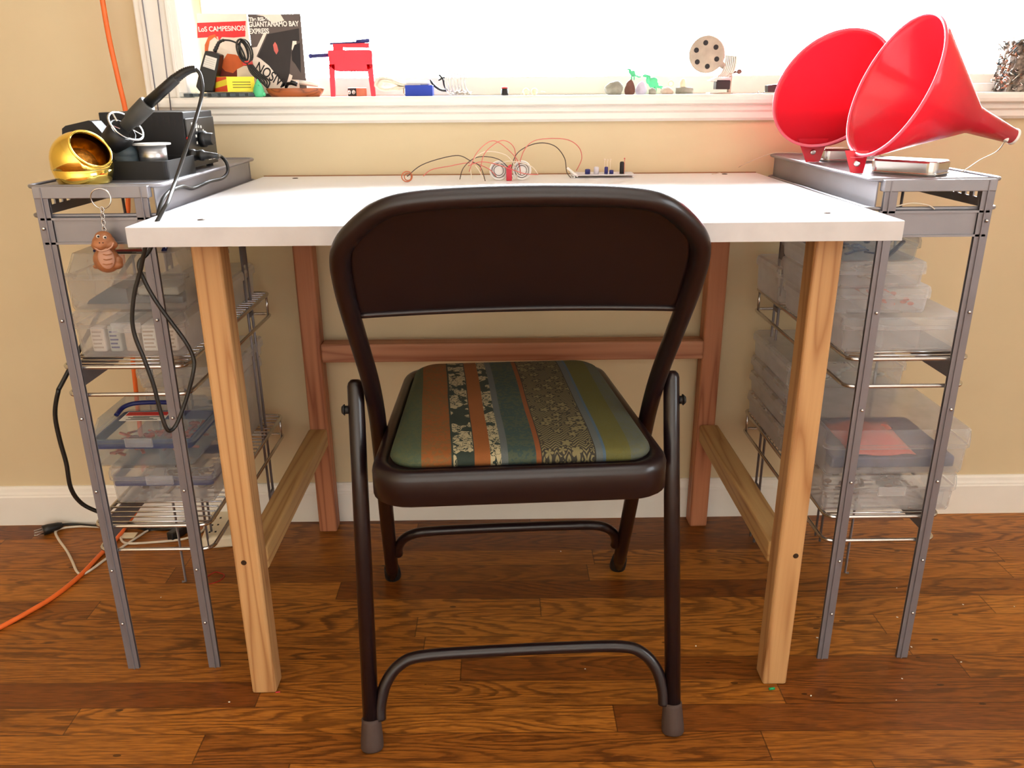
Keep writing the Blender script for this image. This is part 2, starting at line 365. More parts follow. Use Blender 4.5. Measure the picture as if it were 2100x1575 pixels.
def box(bm, x0, x1, y0, y1, z0, z1, bev=0., mi=0, mtx=None, seg=2):
    t = BM(); vs = [t.verts.new((x, y, z)) for x in (x0, x1) for y in (y0, y1) for z in (z0, z1)]
    for q in ((0, 1, 3, 2), (4, 6, 7, 5), (0, 4, 5, 1), (2, 3, 7, 6), (0, 2, 6, 4), (1, 5, 7, 3)): t.faces.new([vs[i] for i in q])
    if bev > 0:
        bmesh.ops.bevel(t, geom=list(t.edges), offset=bev, segments=seg, profile=.5, affect='EDGES')
        for f in t.faces: f.smooth = False
    return merge(bm, t, mtx, mi)
def bar(bm, a, b, w, h, bev=0., mi=0, up=(0, 0, 1)):
    a, b = V(a), V(b); d = b-a; L_ = d.length; z = d.normalized(); u = V(up)
    if abs(z.dot(u)) > .95: u = V((0, 1, 0))
    x = u.cross(z).normalized(); y = z.cross(x)
    m = Matrix(((x.x, y.x, z.x, a.x), (x.y, y.y, z.y, a.y), (x.z, y.z, z.z, a.z), (0, 0, 0, 1)))
    return box(bm, -w/2, w/2, -h/2, h/2, 0, L_, bev, mi, m)
def rrect(cx, cy, hx, hy, r, n=5):
    o = []; r = min(r, hx, hy)
    for sx_, sy_, a0 in ((1, 1, 0), (-1, 1, PI/2), (-1, -1, PI), (1, -1, 3*PI/2)):
        for k in range(n+1):
            a = a0+PI/2*k/n; o.append((cx+sx_*(hx-r)+r*math.cos(a), cy+sy_*(hy-r)+r*math.sin(a)))
    return o
def loft(bm, loops, cap0=True, cap1=True, mi=0, smooth=False, closed=False):
    R = [[bm.verts.new(p) for p in lp] for lp in loops]; n = len(R[0])
    m = len(R)
    for i in range(m if closed else m-1):
        a, b = R[i], R[(i+1) % m]
        for k in range(n):
            f = bm.faces.new((a[k], a[(k+1) % n], b[(k+1) % n], b[k])); f.material_index = mi; f.smooth = smooth
    if cap0 and not closed: f = bm.faces.new(R[0][::-1]); f.material_index = mi
    if cap1 and not closed: f = bm.faces.new(R[-1]); f.material_index = mi
    return bm
def lz(pts, z): return [(p[0], p[1], z) for p in pts]
def lathe(bm, prof, n=32, mtx=None, mi=0, smooth=True, cap0=True, cap1=True):
    t = BM(); R = []
    for r, z in prof:
        if r < 1e-6: R.append([t.verts.new((0, 0, z))])
        else: R.append([t.verts.new((r*math.cos(2*PI*k/n), r*math.sin(2*PI*k/n), z)) for k in range(n)])
    for a, b in zip(R, R[1:]):
        for k in range(n):
            q = []
            for v in ((a[k % len(a)]), (a[(k+1) % n] if len(a) > 1 else None), (b[(k+1) % n] if len(b) > 1 else b[0]), (b[k] if len(b) > 1 else None)):
                if v is not None and v not in q: q.append(v)
            if len(q) > 2: f = t.faces.new(q); f.smooth = smooth
    if cap0 and len(R[0]) > 1: t.faces.new(R[0][::-1])
    if cap1 and len(R[-1]) > 1: t.faces.new(R[-1])
    return merge(bm, t, mtx, mi)
def axm(o, d, xref=None):
    z = V(d).normalized(); x = V(xref) if xref else (V((1, 0, 0)) if abs(z.x) < .9 else V((0, 1, 0)))
    x = (x-z*x.dot(z)).normalized(); y = z.cross(x); o = V(o)
    return Matrix(((x.x, y.x, z.x, o.x), (x.y, y.y, z.y, o.y), (x.z, y.z, z.z, o.z), (0, 0, 0, 1)))
def cyl(bm, a, b, r, n=16, mi=0, r2=None):
    a, b = V(a), V(b); return lathe(bm, [(r, 0), (r if r2 is None else r2, (b-a).length)], n, axm(a, b-a), mi)
def ball(bm, c, r, sc=(1, 1, 1), n=14, mi=0, rot=None):
    t = BM(); bmesh.ops.create_uvsphere(t, u_segments=n*2, v_segments=n, radius=r)
    for f in t.faces: f.smooth = True
    m = Matrix.Translation(V(c)) @ (rot.to_4x4() if rot else Matrix()) @ Matrix.Diagonal((*sc, 1))
    return merge(bm, t, m, mi)
def prism(bm, poly, d, mi=0):
    """poly: 3D points of a planar outline; d: extrusion vector"""
    a = [bm.verts.new(p) for p in poly]; b = [bm.verts.new(V(p)+V(d)) for p in poly]; n = len(a)
    fs = [bm.faces.new(a[::-1]), bm.faces.new(b)]
    for k in range(n): fs.append(bm.faces.new((a[k], a[(k+1) % n], b[(k+1) % n], b[k])))
    for f in fs: f.material_index = mi
    return bm

ROOT = {}
def thing(name, label, cat, loc=(0, 0, 0), rotz=0., group=None):
    o = bpy.data.objects.new(name, None); COL.objects.link(o); o.empty_display_size = .02
    o.location = loc; o.rotation_euler = (0, 0, rotz); o['label'] = label; o['category'] = cat; o['kind'] = 'thing'
    if group: o['group'] = group
    ROOT[o.name] = Matrix.Translation(V(loc)) @ Matrix.Rotation(rotz, 4, 'Z')
    return o
def part(name, bm, m, parent, label=None, local=False):
    """a mesh part; bm is in world coordinates unless local"""
    root = parent
    while root.parent: root = root.parent
    if not local: bmesh.ops.transform(bm, matrix=ROOT[root.name].inverted(), verts=bm.verts)
    bmesh.ops.recalc_face_normals(bm, faces=bm.faces)
    me = bpy.data.meshes.new(name); bm.to_mesh(me); bm.free()
    for x in (m if isinstance(m, (list, tuple)) else [m]): me.materials.append(M[x])
    o = bpy.data.objects.new(name, me); COL.objects.link(o); o.parent = parent
    if label: o['label'] = label
    return o
def solo(name, bm, m, label, cat, group=None, kind='thing'):
    vs = [v.co for v in bm.verts]
    c = V(((min(v.x for v in vs)+max(v.x for v in vs))/2, (min(v.y for v in vs)+max(v.y for v in vs))/2, min(v.z for v in vs)))
    bmesh.ops.translate(bm, vec=-c, verts=bm.verts); bmesh.ops.recalc_face_normals(bm, faces=bm.faces)
    me = bpy.data.meshes.new(name); bm.to_mesh(me); bm.free()
    for x in (m if isinstance(m, (list, tuple)) else [m]): me.materials.append(M[x])
    o = bpy.data.objects.new(name, me); COL.objects.link(o); o.location = c
    o['label'] = label; o['category'] = cat; o['kind'] = kind
    if group: o['group'] = group
    return o
def struct(name, bm, m, parent=None, label=None):
    bmesh.ops.recalc_face_normals(bm, faces=bm.faces)
    me = bpy.data.meshes.new(name); bm.to_mesh(me); bm.free(); me.materials.append(M[m])
    o = bpy.data.objects.new(name, me); COL.objects.link(o)
    if parent: o.parent = parent
    else:
        o['kind'] = 'structure'
        if label: o['label'] = label
    return o
def text(name, s, size, mtx, m, parent, xscale=1., ext=.0001, bold=0.):
    c = bpy.data.curves.new(name, 'FONT'); c.body = s; c.size = size; c.extrude = ext; c.offset = bold
    c.materials.append(M[m]); t = bpy.data.objects.new(name, c)
    me = bpy.data.meshes.new_from_object(t)   # plain mesh lettering
    bpy.data.objects.remove(t)
    root = parent
    while root.parent: root = root.parent
    me.transform(ROOT[root.name].inverted() @ mtx @ Matrix.Diagonal((xscale, 1, 1, 1)))
    me.materials.clear(); me.materials.append(M[m])
    o = bpy.data.objects.new(name, me); COL.objects.link(o); o.parent = parent
    return o
def front_m(p, rot=0.):
    """text plane facing the room (-Y), baseline rotated by rot"""
    return Matrix.Translation(V(p)) @ Matrix.Rotation(rot, 4, 'Y') @ Matrix.Rotation(PI/2, 4, 'X')

# ------------------------------------------------------------------ the room
WY, X0, X1, YB, ZC = 1.632, -2.3, 2.6, -2.6, 2.45
WX0, WX1, WZ0, WZ1 = -.582, 1.30, .880, 2.05     # window opening
bm = BM(); box(bm, X0-.1, X1+.1, YB-.1, WY+.25, -.05, 0); struct('floor', bm, 'floor')
bm = BM(); box(bm, X0, X1, YB, WY, ZC, ZC+.05); struct('ceiling', bm, 'ceil')
bm = BM()
box(bm, X0, WX0, WY, WY+.16, 0, ZC); box(bm, WX1, X1, WY, WY+.16, 0, ZC)
box(bm, WX0, WX1, WY, WY+.16, 0, WZ0); box(bm, WX0, WX1, WY, WY+.16, WZ1, ZC)
struct('wall_front', bm, 'wall')
bm = BM(); box(bm, X0-.1, X0, YB, WY+.16, 0, ZC); struct('wall_left', bm, 'wall')
RY0, RY1, RZ0, RZ1 = -1.5, .35, .75, 2.1          # opening for an unseen window added to the right-hand wall as fill light
bm = BM(); box(bm, X1, X1+.1, YB, RY0, 0, ZC); box(bm, X1, X1+.1, RY1, WY+.16, 0, ZC)
box(bm, X1, X1+.1, RY0, RY1, 0, RZ0); box(bm, X1, X1+.1, RY0, RY1, RZ1, ZC); struct('wall_right', bm, 'ceil')
bm = BM(); box(bm, X0-.1, X1+.1, YB-.1, YB, 0, ZC); struct('wall_back', bm, 'ceil')
def baseboard(name, x0, x1):
    bm = BM(); prof = [(0, 0), (-.014, 0), (-.014, .068), (-.0115, .071), (-.0115, .074), (-.009, .079), (-.0075, .086), (-.004, .0905), (0, .0905)]
    prism(bm, [(x0, WY+y, z) for y, z in prof], (x1-x0, 0, 0)); struct(name, bm, 'white')
baseboard('baseboard_front', X0, X1)
bm = BM(); box(bm, X0, X0+.014, YB, WY, 0, .09, .003); struct('baseboard_left', bm, 'white')
# window sill with rounded nose and apron below
SY0, SZ = 1.603, .8945
bm = BM(); prof = [(SY0+.006, SZ), (SY0+.001, SZ-.004), (SY0, SZ-.010), (SY0+.001, SZ-.016), (SY0+.006, SZ-.019), (1.76, SZ-.019), (1.76, SZ)]
prism(bm, [(-.665, y, z) for y, z in prof], (WX1+.09+.665, 0, 0)); struct('trim_1', bm, 'white', label='white window sill')
bm = BM(); prof = [(1.632, .8755), (1.617, .8755), (1.616, .866), (1.620, .862), (1.620, .852), (1.624, .847), (1.632, .847)]
prism(bm, [(-.645, y, z) for y, z in prof], (WX1+.07+.645, 0, 0)); struct('trim_2', bm, 'white', label='white apron under the sill')
# casing
for nme, a, b in (('trim_3', -.655, -.578), ('trim_4', WX1+.003, WX1+.08)):
    bm = BM(); box(bm, a, b, 1.612, WY, SZ, WZ1+.08, .003); box(bm, a+.012, a+.020, 1.608, 1.613, SZ, WZ1+.08, .002); box(bm, b-.02, b-.012, 1.608, 1.613, SZ, WZ1+.08, .002)
    struct(nme, bm, 'white')
bm = BM(); box(bm, -.655, WX1+.08, 1.612, WY, WZ1, WZ1+.08, .003); struct('trim_5', bm, 'white')
def window(name, x0, x1, z0, z1, y, panes=2):
    bm = BM(); w = .035
    box(bm, x0, x0+w, y-.02, y+.02, z0, z1, .003); box(bm, x1-w, x1, y-.02, y+.02, z0, z1, .003)
    box(bm, x0+w, x1-w, y-.02, y+.02, z0, z0+w, .003); box(bm, x0+w, x1-w, y-.02, y+.02, z1-w, z1, .003)
    zm = (z0+z1)/2; box(bm, x0+w, x1-w, y-.015, y+.015, zm-.02, zm+.02, .003)
    f = struct(name, bm, 'white')
    bm = BM(); box(bm, x0+w, x1-w, y-.002, y+.002, z0+w, zm-.02); struct('pane', bm, 'glass', f)
    bm = BM(); box(bm, x0+w, x1-w, y-.002, y+.002, zm+.02, z1-w); struct('pane', bm, 'glass', f)
    return f
window('window_1', WX0, WX1, SZ, WZ1, 1.772)
w2 = window('fill_window', RY0, RY1, RZ0, RZ1, 0)  # unseen window, added to throw fill light across the room
w2.rotation_euler = (0, 0, PI/2); w2.location = (X1+.05, 0, 0)
# blind cords hanging over the left casing
t = thing('blind_cord', 'pair of thin grey blind cords hanging over the white window casing', 'cord', (sx(322, 1.600), 1.60, .86))
for (a, b, c, d) in ((309, 120, 328, 250), (338, 120, 353, 245)):
    bm = BM(); p, q = P(a, b, Y=1.602), P(c, d, Y=1.598); q2 = p+(p-q)*5; tube(bm, [q2, p, q], .0012, 6)
    part('cord', bm, 'rackd', t)

# ------------------------------------------------------------------ the desk
TX0, TX1, TY0, TY1, TZ, TT = -.458, .496, 1.004, 1.624, .75, .0245
t = thing('desk', 'white topped desk with grey front edge on four square wooden legs', 'desk', (.02, 1.32, 0))
bm = BM(); box(bm, TX0, TX1, TY0+.0012, TY1, TZ-TT, TZ, .0008); tp = part('desk_top', bm, 'laminate', t)
bm = BM(); box(bm, TX0+.0005, TX1-.0005, TY0, TY0+.0015, TZ-TT, TZ-.0006, .0004); part('edge_band', bm, 'edge', t, 'grey front edge band')
bm = BM(); box(bm, TX0, TX1, TY1, TY1+.006, TZ-.018, TZ+.0015, .0008); part('back_strip', bm, 'batten', t, 'thin brown strip along the wall edge')
for (x, y) in ((-.384, 1.061), (-.387, 1.583), (.425, 1.074), (.428, 1.60)):
    bm = BM(); lathe(bm, [(.0055, TZ-.002), (.0055, TZ+.0004), (.004, TZ+.0011), (.0015, TZ+.0013), (.0012, TZ+.0006)], 16, Matrix.Translation((x, y, 0))); part('screw', bm, 'screw', t, 'dark screw head set in the desk top')
for (x, y, m) in ((-.4055, 1.064, 'pine'), (.4125, 1.067, 'pine'), (-.4032, 1.570, 'fir'), (.405, 1.574, 'fir')):
    bm = BM(); box(bm, x, x+.0385, y, y+.0385, 0, TZ-TT, .0045, seg=3); lg = part('leg', bm, m, t, 'reddish rear leg' if m == 'fir' else None)
    if m == 'pine':
        bm = BM(); c = P(500, 1154, Y=y) if x < 0 else P(1632, 1140, Y=y)
        cyl(bm, (c.x, y-.0004, c.z), (c.x, y+.002, c.z), .0042, 14); part('screw', bm, 'screw', lg, 'dark screw sunk in the leg')
for x in (-.4055, .4100):
    bm = BM(); box(bm, x, x+.0385, 1.1025, 1.572, .205, .2435, .004, seg=3); part('side_rail', bm, 'piney', t)
bm = BM(); box(bm, -.3645, .405, 1.566, 1.604, .389, .4275, .004, seg=3); part('back_rail', bm, 'firx', t)

# ------------------------------------------------------------------ folding chair (local: y forward)
t = thing('folding_chair', 'dark brown metal folding chair with striped fabric seat at the desk', 'chair', (.014, 1.178, 0), math.radians(3.0))
def py(z): return .2235-.604*z
def ry(z): return -.2225+.304*z
half = [(.2235, .012), (.215, .2), (.2045, .40), (.2025, .47), (.2045, .53), (.211, .60), (.2165, .66), (.2175, .695), (.2165, .712), (.213, .728), (.205, .742), (.194, .754), (.181, .7655), (.166, .7765), (.148, .7845), (.125, .789), (.09, .792), (.045, .7935), (0, .794)]
pts = [(-x, py(z), z) for x, z in half]+[(x, py(z), z) for x, z in half[-2::-1]]
bm = BM(); tube(bm, spline(pts, 5), .0125, 16); part('back_frame', bm, 'brown', t, local=True)
def halfw(z):
    hs = half[5:]
    for (x0_, z0_), (x1_, z1_) in zip(hs, hs[1:]):
        if z0_ <= z <= z1_: return x0_+(x1_-x0_)*(z-z0_)/(z1_-z0_)
    return 0.
bm = BM(); rows = []
for i in range(25):
    z = .635+(.787-.635)*i/24; w = max(halfw(z)-.004, .02)
    rows.append([bm.verts.new((-w+2*w*k/30, py(z)+.002+.018*(1-(-1+2*k/30)**2)+.0, z)) for k in range(31)])
for a, b in zip(rows, rows[1:]):
    for k in range(30): f = bm.faces.new((a[k], a[k+1], b[k+1], b[k])); f.smooth = True
bp_ = part('backrest', bm, 'brown', t, local=True)
sm = bp_.modifiers.new('thick', 'SOLIDIFY'); sm.thickness = .0016; sm.offset = 0
bm = BM(); w = halfw(.635)-.008
tube(bm, [(-w+2*w*k/30, py(.635)+.001+.018*(1-(-1+2*k/30)**2), .6355) for k in range(31)], .0042, 10); part('rolled_edge', bm, 'brown', bp_, local=True)
for s in (-1, 1):
    bm = BM(); x1_, x0_ = .2285*s, .2225*s
    tube(bm, [(x0_, ry(.015), .015), (x1_, ry(.508), .508), (x1_, ry(.512)+.0003, .5125), (x1_, ry(.516)+.001, .516)], [.0118, .0118, .0105, .007], 16)
    lg = part('leg', bm, 'brown', t, local=True)
    bm = BM(); d = V((0, .304, 1)).normalized(); lathe(bm, [(.015, -.001), (.0165, .002), (.0165, .012), (.0142, .040), (.0142, .045), (.0119, .0455)], 20, axm((x0_, ry(0)+.001, .001), d)); part('foot_cap', bm, 'rubber', lg, 'grey rubber foot', local=True)
    bm = BM(); lathe(bm, [(.015, -.001), (.016, .002), (.016, .012), (.0145, .035), (.0128, .036)], 20, axm((.2235*s, py(0)+.002, .0035), V((0, -.604, 1)))); part('foot_cap', bm, 'blackrub', t, local=True)
    bm = BM(); z = .476; cyl(bm, (s*.2385, ry(z), z), (s*.2455, ry(z), z), .006, 14); cyl(bm, (s*.245, ry(z), z), (s*.249, ry(z), z), .0085, 14, r2=.005); part('pivot_bolt', bm, 'blackrub', t, local=True)
def ubrace(h, fy):
    pts = [(-x, fy(z), z) for x, z in h]+[(x, fy(z), z) for x, z in h[::-1]]
    bm = BM(); tube(bm, spline(pts, 6), .0088, 12); return bm
part('brace', ubrace([(.2095, .042), (.2085, .062), (.200, .092), (.180, .117), (.148, .1285), (.06, .131)], ry), 'brown', t, local=True)
part('brace', ubrace([(.2055, .085), (.204, .105), (.194, .130), (.175, .147), (.145, .1545), (.06, .157)], py), 'brown', t, local=True)
# seat pan
def seatloop(ins, z):
    o = []
    for x, y in rrect(0, .008, .204-ins, .222-ins, max(.055-ins*.6, .02), 7):
        o.append((x*(1-.14*(y+.2)/.43), y, z))
    return o
bm = BM(); loft(bm, [seatloop(.004, .3865), seatloop(.0, .390), seatloop(0, .424), seatloop(.002, .431), seatloop(.006, .4355), seatloop(.012, .4365), seatloop(.019, .434), seatloop(.021, .431)], True, True, smooth=True)
st = part('seat_pan', bm, 'brown', t, local=True)
for e in st.data.polygons:
    if len(e.vertices) > 4: e.use_smooth = False
def padloop(ins, z): return [(x+.002, y+.006, z) for x, y, _ in seatloop(.0215+ins, z)]
bm = BM(); loft(bm, [padloop(.002, .4312), padloop(0, .436), padloop(.0015, .441), padloop(.005, .4455), padloop(.012, .449), padloop(.03, .452), padloop(.07, .4545), padloop(.12, .4555)], True, True, smooth=True)
part('seat_pad', bm, 'fabric', t, 'striped fabric seat pad', local=True)

# ------------------------------------------------------------------ wire racks
def rack(label, side):
    """side -1: left of the desk; 1: right; x measured outward from the inner face"""
    xi = -.4715 if side < 0 else .5175
    def X(d): return xi+side*d
    t = thing('storage_rack', label, 'rack', (X(.08), 1.35, 0), group='grey wire storage racks beside the desk')
    Y0, Y1 = 1.130, 1.585; W = .165
    def bx(bm, d0, d1, y0, y1, z0, z1, b=0.): a, c = sorted((X(d0), X(d1))); return box(bm, a, c, y0, y1, z0, z1, b)
    # tray top
    bm = BM(); bx(bm, .002, W-.002, Y0+.012, Y1, .7835, .7855, .0005); part('top_panel', bm, 'rack', t)
    bm = BM(); bx(bm, .004, .1585, Y0-.002, Y0+.012, .770, .786, .001); part('front_rim', bm, 'rack', t)
    bm = BM(); bx(bm, 0, W, Y1-.004, Y1+.006, .745, .786, .001); part('back_rim', bm, 'rack', t)
    for d in (0., W):
        bm = BM(); slots = 7 if (d > 0) else 0
        a, c = sorted((X(d), X(d-.0022 if d else .0022)))
        if slots:
            ys = [Y0+.012]; 
            for k in range(slots): y = Y0+.05+k*.021; ys += [y, y+.011]
            ys.append(Y1)
            box(bm, a, c, Y0+.012, Y1, .774, .7835); box(bm, a, c, Y0+.012, Y1, .744, .756)
            for k in range(0, len(ys), 2): box(bm, a, c, ys[k], ys[k+1], .756, .774)
        else: box(bm, a, c, Y0+.012, Y1, .744, .7835, .0005)
        part('side_panel', bm, 'rack', t)
    # hoops: closed rounded loops of wire outside the legs
    def hoop(z, r=.0032):
        lp = [V((X(W/2)+p[0], 1.369+p[1], z)) for p in rrect(0, 0, W/2+.007, .2310, .016, 4)]
        bm = BM(); tube(bm, lp, r, 8, closed=True); return bm
    part('tray_hoop', hoop(.785, .0028), 'rack', t); part('tray_hoop', hoop(.746, .0028), 'rack', t)
    bm = BM(); bx(bm, .004, W-.010, Y0+.002, Y0+.007, .708, .744, .001); bx(bm, .004, W-.01, Y0-.001, Y0+.002, .708, .711); bx(bm, .004, W-.01, Y0-.001, Y0+.002, .741, .744); part('front_band', bm, 'rack', t)
    # front legs: folded strips with a raised groove and rivets
    for d in (.006, .149-.009):
        bm = BM(); bx(bm, d, d+.0185, Y0-.001, Y0+.0025, 0.0, .785, .0006); bx(bm, d+.0065, d+.0085, Y0-.003, Y0, .0, .785, .0005)
        bx(bm, d, d+.002, Y0, Y0+.0045, 0, .785); lg = part('leg', bm, 'rackd', t)
        for z in (.73, .60, .45, .33, .19, .09):
            bm = BM(); ball(bm, (X(d+.0125), Y0-.002, z), .0026, n=5); part('rivet', bm, 'chrome', lg)
    # rear legs: paired rods
    for d in (.010, .150):
        bm = BM()
        for y in (1.507, 1.532): tube(bm, [(X(d), y, 0.0), (X(d), y, .745)], .0026, 8)
        bx(bm, d-.001, d+.001, 1.509, 1.53, .60, .745)
        for z in (.50, .24, .12): bx(bm, d-.0022, d+.0022, 1.505, 1.534, z, z+.008)
        part('leg', bm, 'rackd', t)
        bm = BM(); tube(bm, [(X(d+.003), 1.381, .745), (X(d+.003), 1.381, .004), (X(d+.003)+side*.007, 1.381, .003)], .0024, 8); part('support_rod', bm, 'rack', t)
    # wire shelves
    for z in (.527, .2645):
        sh = part('shelf', hoop(z), 'chrome', t)
        bm = BM(); y = 1.146
        while y < 1.59:
            tube(bm, [(X(-.004), y, z+.0030), (X(W+.004), y, z+.0030)], .00165, 6); y += .0162
        part('wire_grid', bm, 'chrome', sh)
        bm = merge(BM(), hoop(z-.0425))
        for d, y in ((W+.006, 1.160), (W+.006, 1.58), (-.006, 1.58)): tube(bm, [(X(d), y, z), (X(d), y, z-.0425)], .0026, 6)
        part('lower_hoop', bm, 'chrome', sh)
        bm = BM(); bx(bm, W-.004, W-.002, 1.14, 1.58, z-.04, z, .0004); part('side_panel', bm, 'rackd', sh)
    return X
XL = rack('grey metal storage rack left of the desk, carrying the soldering station', -1)
XR = rack('grey metal storage rack right of the desk, carrying the red funnels', 1)

# ------------------------------------------------------------------ plastic boxes
def pbox(label, x0, x1, y0, y1, z0, z1, lid=.014, m='clear', seal=False, latch=True, handle=False, grp=None, over=.004, dividers=0, name='plastic_box', lip=False):
    cx, cy, hx, hy = (x0+x1)/2, (y0+y1)/2, (x1-x0)/2, (y1-y0)/2
    t = thing(name, label, 'box', (cx, cy, z0), group=grp or 'clear plastic storage boxes')
    zt = z1-lid; th = .0016
    def R(ins, z, r=.014): return lz(rrect(cx, cy, hx-ins, hy-ins, max(r-ins, .004), 5), z)
    bm = BM(); loft(bm, [R(.008, z0), R(.006, z0+.004), R(over, zt-.001), R(over+th, zt-.001), R(.006+th, z0+.004+th), R(.008+th, z0+th)], True, True)
    tub = part('tub', bm, m, t)
    if dividers:
        bm = BM()
        for k in range(dividers): x = x0+.012+(x1-x0-.024)*(k+1)/(dividers+1); box(bm, x-.0006, x+.0006, y0+.012, y1-.012, z0+.003, zt-.004)
        part('divider', bm, m, tub)
    bm = BM()
    loops = [R(over-.001, zt-.006), R(0, zt-.006), R(0, zt+.004), R(.002, z1-.002), R(.006, z1), R(.007, z1-th), R(.004, z1-.002-th), R(over-.001, zt)]
    if lip: loops = [R(over-.001, zt-.006), R(-.002, zt-.006), R(-.002, zt), R(.006, zt+.003), R(.016, z1), R(.018, z1-th), R(.008, zt+.003-th), R(over-.001, zt-.002)]
    loft(bm, loops, False, False); bm.verts.ensure_lookup_table()
    n = len(loops[0])
    bm.faces.new([bm.verts[4*n+k] for k in range(n)])
    ld = part('lid', bm, m, t)
    if seal:
        bm = BM(); loft(bm, [R(over+.0022, zt-.018), R(over+.0022, zt-.0025), R(over+.0052, zt-.0025), R(over+.0052, zt-.018)], closed=True); part('seal', bm, 'seal', t, 'dark blue seal under the lid')
    if latch:
        bm = BM(); box(bm, cx-.022, cx+.022, y0-.0045, y0-.0005, zt-.012, zt+.004, .0015); part('latch', bm, 'clear2', t)
    if handle:
        cy += handle
        bm = BM(); tube(bm, spline([(cx-.045, cy-.02, z1), (cx-.04, cy-.0, z1+.007), (cx-.02, cy+.012, z1+.009), (cx+.03, cy+.012, z1+.009), (cx+.05, cy, z1+.007), (cx+.055, cy-.02, z1)], 6), .0038, 8); part('handle', bm, 'blue', ld, 'dark blue carry handle')
        bm = BM(); box(bm, cx-.03, cx+.04, cy-.045, cy-.008, z1+.0002, z1+.0008, 0); lb = part('label', bm, 'paper', ld, 'white paper label')
        bm = BM(); box(bm, cx-.028, cx+.038, cy-.024, cy-.010, z1+.0008, z1+.0013, 0); part('label_print', bm, 'red', lb, 'red print on the label')
        bm = BM()
        for k in range(4): box(bm, cx-.02+.006*(k % 2), cx+.03-.008*(k % 3), cy-.043+k*.0045, cy-.0415+k*.0045, z1+.0008, z1+.0012, 0)
        part('label_print', bm, 'ink', lb)
    return t
# left rack, upper shelf: base of boxes rests on the wire grid
g1, g2 = .5318, .2693
LB = 'clear plastic box '
pbox('clear box of parts packets, bottom front box on the left rack upper shelf', -.637, -.467, 1.165, 1.385, g1, .6015, .018, 'clear', grp='boxes on the left rack')
pbox('clear box with slate plastic pieces inside, upper front box on the left rack upper shelf', -.641, -.460, 1.172, 1.385, .6025, .685, .030, 'clear', handle=-.058, latch=False, grp='boxes on the left rack', lip=True)
pbox('long clear box at the wall end of the left rack upper shelf', -.630, -.480, 1.405, 1.585, g1, .592, .012, 'clear', latch=False, grp='boxes on the left rack')
pbox('clear compartment box with blue seal, bottom box on the left rack lower shelf', -.644, -.470, 1.200, 1.34, g2, .332, .014, 'clear', seal=True, dividers=2, grp='boxes on the left rack')
pbox('clear case with blue handle and red and white label, on the left rack lower shelf', -.668, -.497, 1.205, 1.345, .333, .412, .030, 'clearb', seal=True, handle=-.018, dividers=2, grp='boxes on the left rack', lip=True)
pbox('pale clear box behind the blue-handled case on the left rack lower shelf', -.645, -.487, 1.375, 1.585, g2, .405, .014, 'clear', latch=False, grp='boxes on the left rack')
pbox('uppermost pale box at the back of the left rack lower shelf', -.655, -.480, 1.375, 1.585, .406, .445, .012, 'clear', latch=False, grp='boxes on the left rack')
# right rack
pbox('large frosted box at the bottom of the four-box stack on the right rack', .502, .690, 1.152, 1.43, g1, .585, .012, 'clear2', latch=False, dividers=2, grp='boxes on the right rack')
pbox('frosted box of brown parts, second from the bottom of the right rack stack', .492, .640, 1.172, 1.43, .586, .627, .012, 'clear2', latch=False, dividers=2, grp='boxes on the right rack')
pbox('frosted box third from the bottom of the right rack stack, nearly empty', .489, .622, 1.162, 1.43, .628, .666, .012, 'clear2', latch=False, grp='boxes on the right rack')
pbox('small clear box of blue tools at the top of the right rack stack', .484, .607, 1.160, 1.43, .667, .703, .011, 'clearb', latch=False, grp='boxes on the right rack')
pbox('frosted box standing at the wall end of the right rack upper shelf', .497, .64, 1.44, 1.585, g1, .60, .012, 'clear2', latch=False, grp='boxes on the right rack')
pbox('clear box of tools and ruler, bottom front box on the right rack lower shelf', .500, .716, 1.142, 1.345, g2, .332, .020, 'clear', dividers=0, latch=True, grp='boxes on the right rack')
pbox('large clear box holding a red bag, front of the right rack lower shelf', .497, .726, 1.144, 1.345, .333, .408, .024, 'clear', latch=False, grp='boxes on the right rack')
for i, (za, zb, xr, lb) in enumerate(((g2, .318, .70, 'lowest box of the back stack on the right rack lower shelf'), (.319, .362, .705, 'second box up in the back stack on the right rack lower shelf'), (.363, .395, .716, 'third box up in the back stack on the right rack lower shelf'), (.396, .446, .722, 'topmost box of the back stack on the right rack lower shelf'))):
    pbox('clear '+lb, .505, xr, 1.365, 1.585, za, zb, .011, 'clear', latch=False, grp='boxes on the right rack')

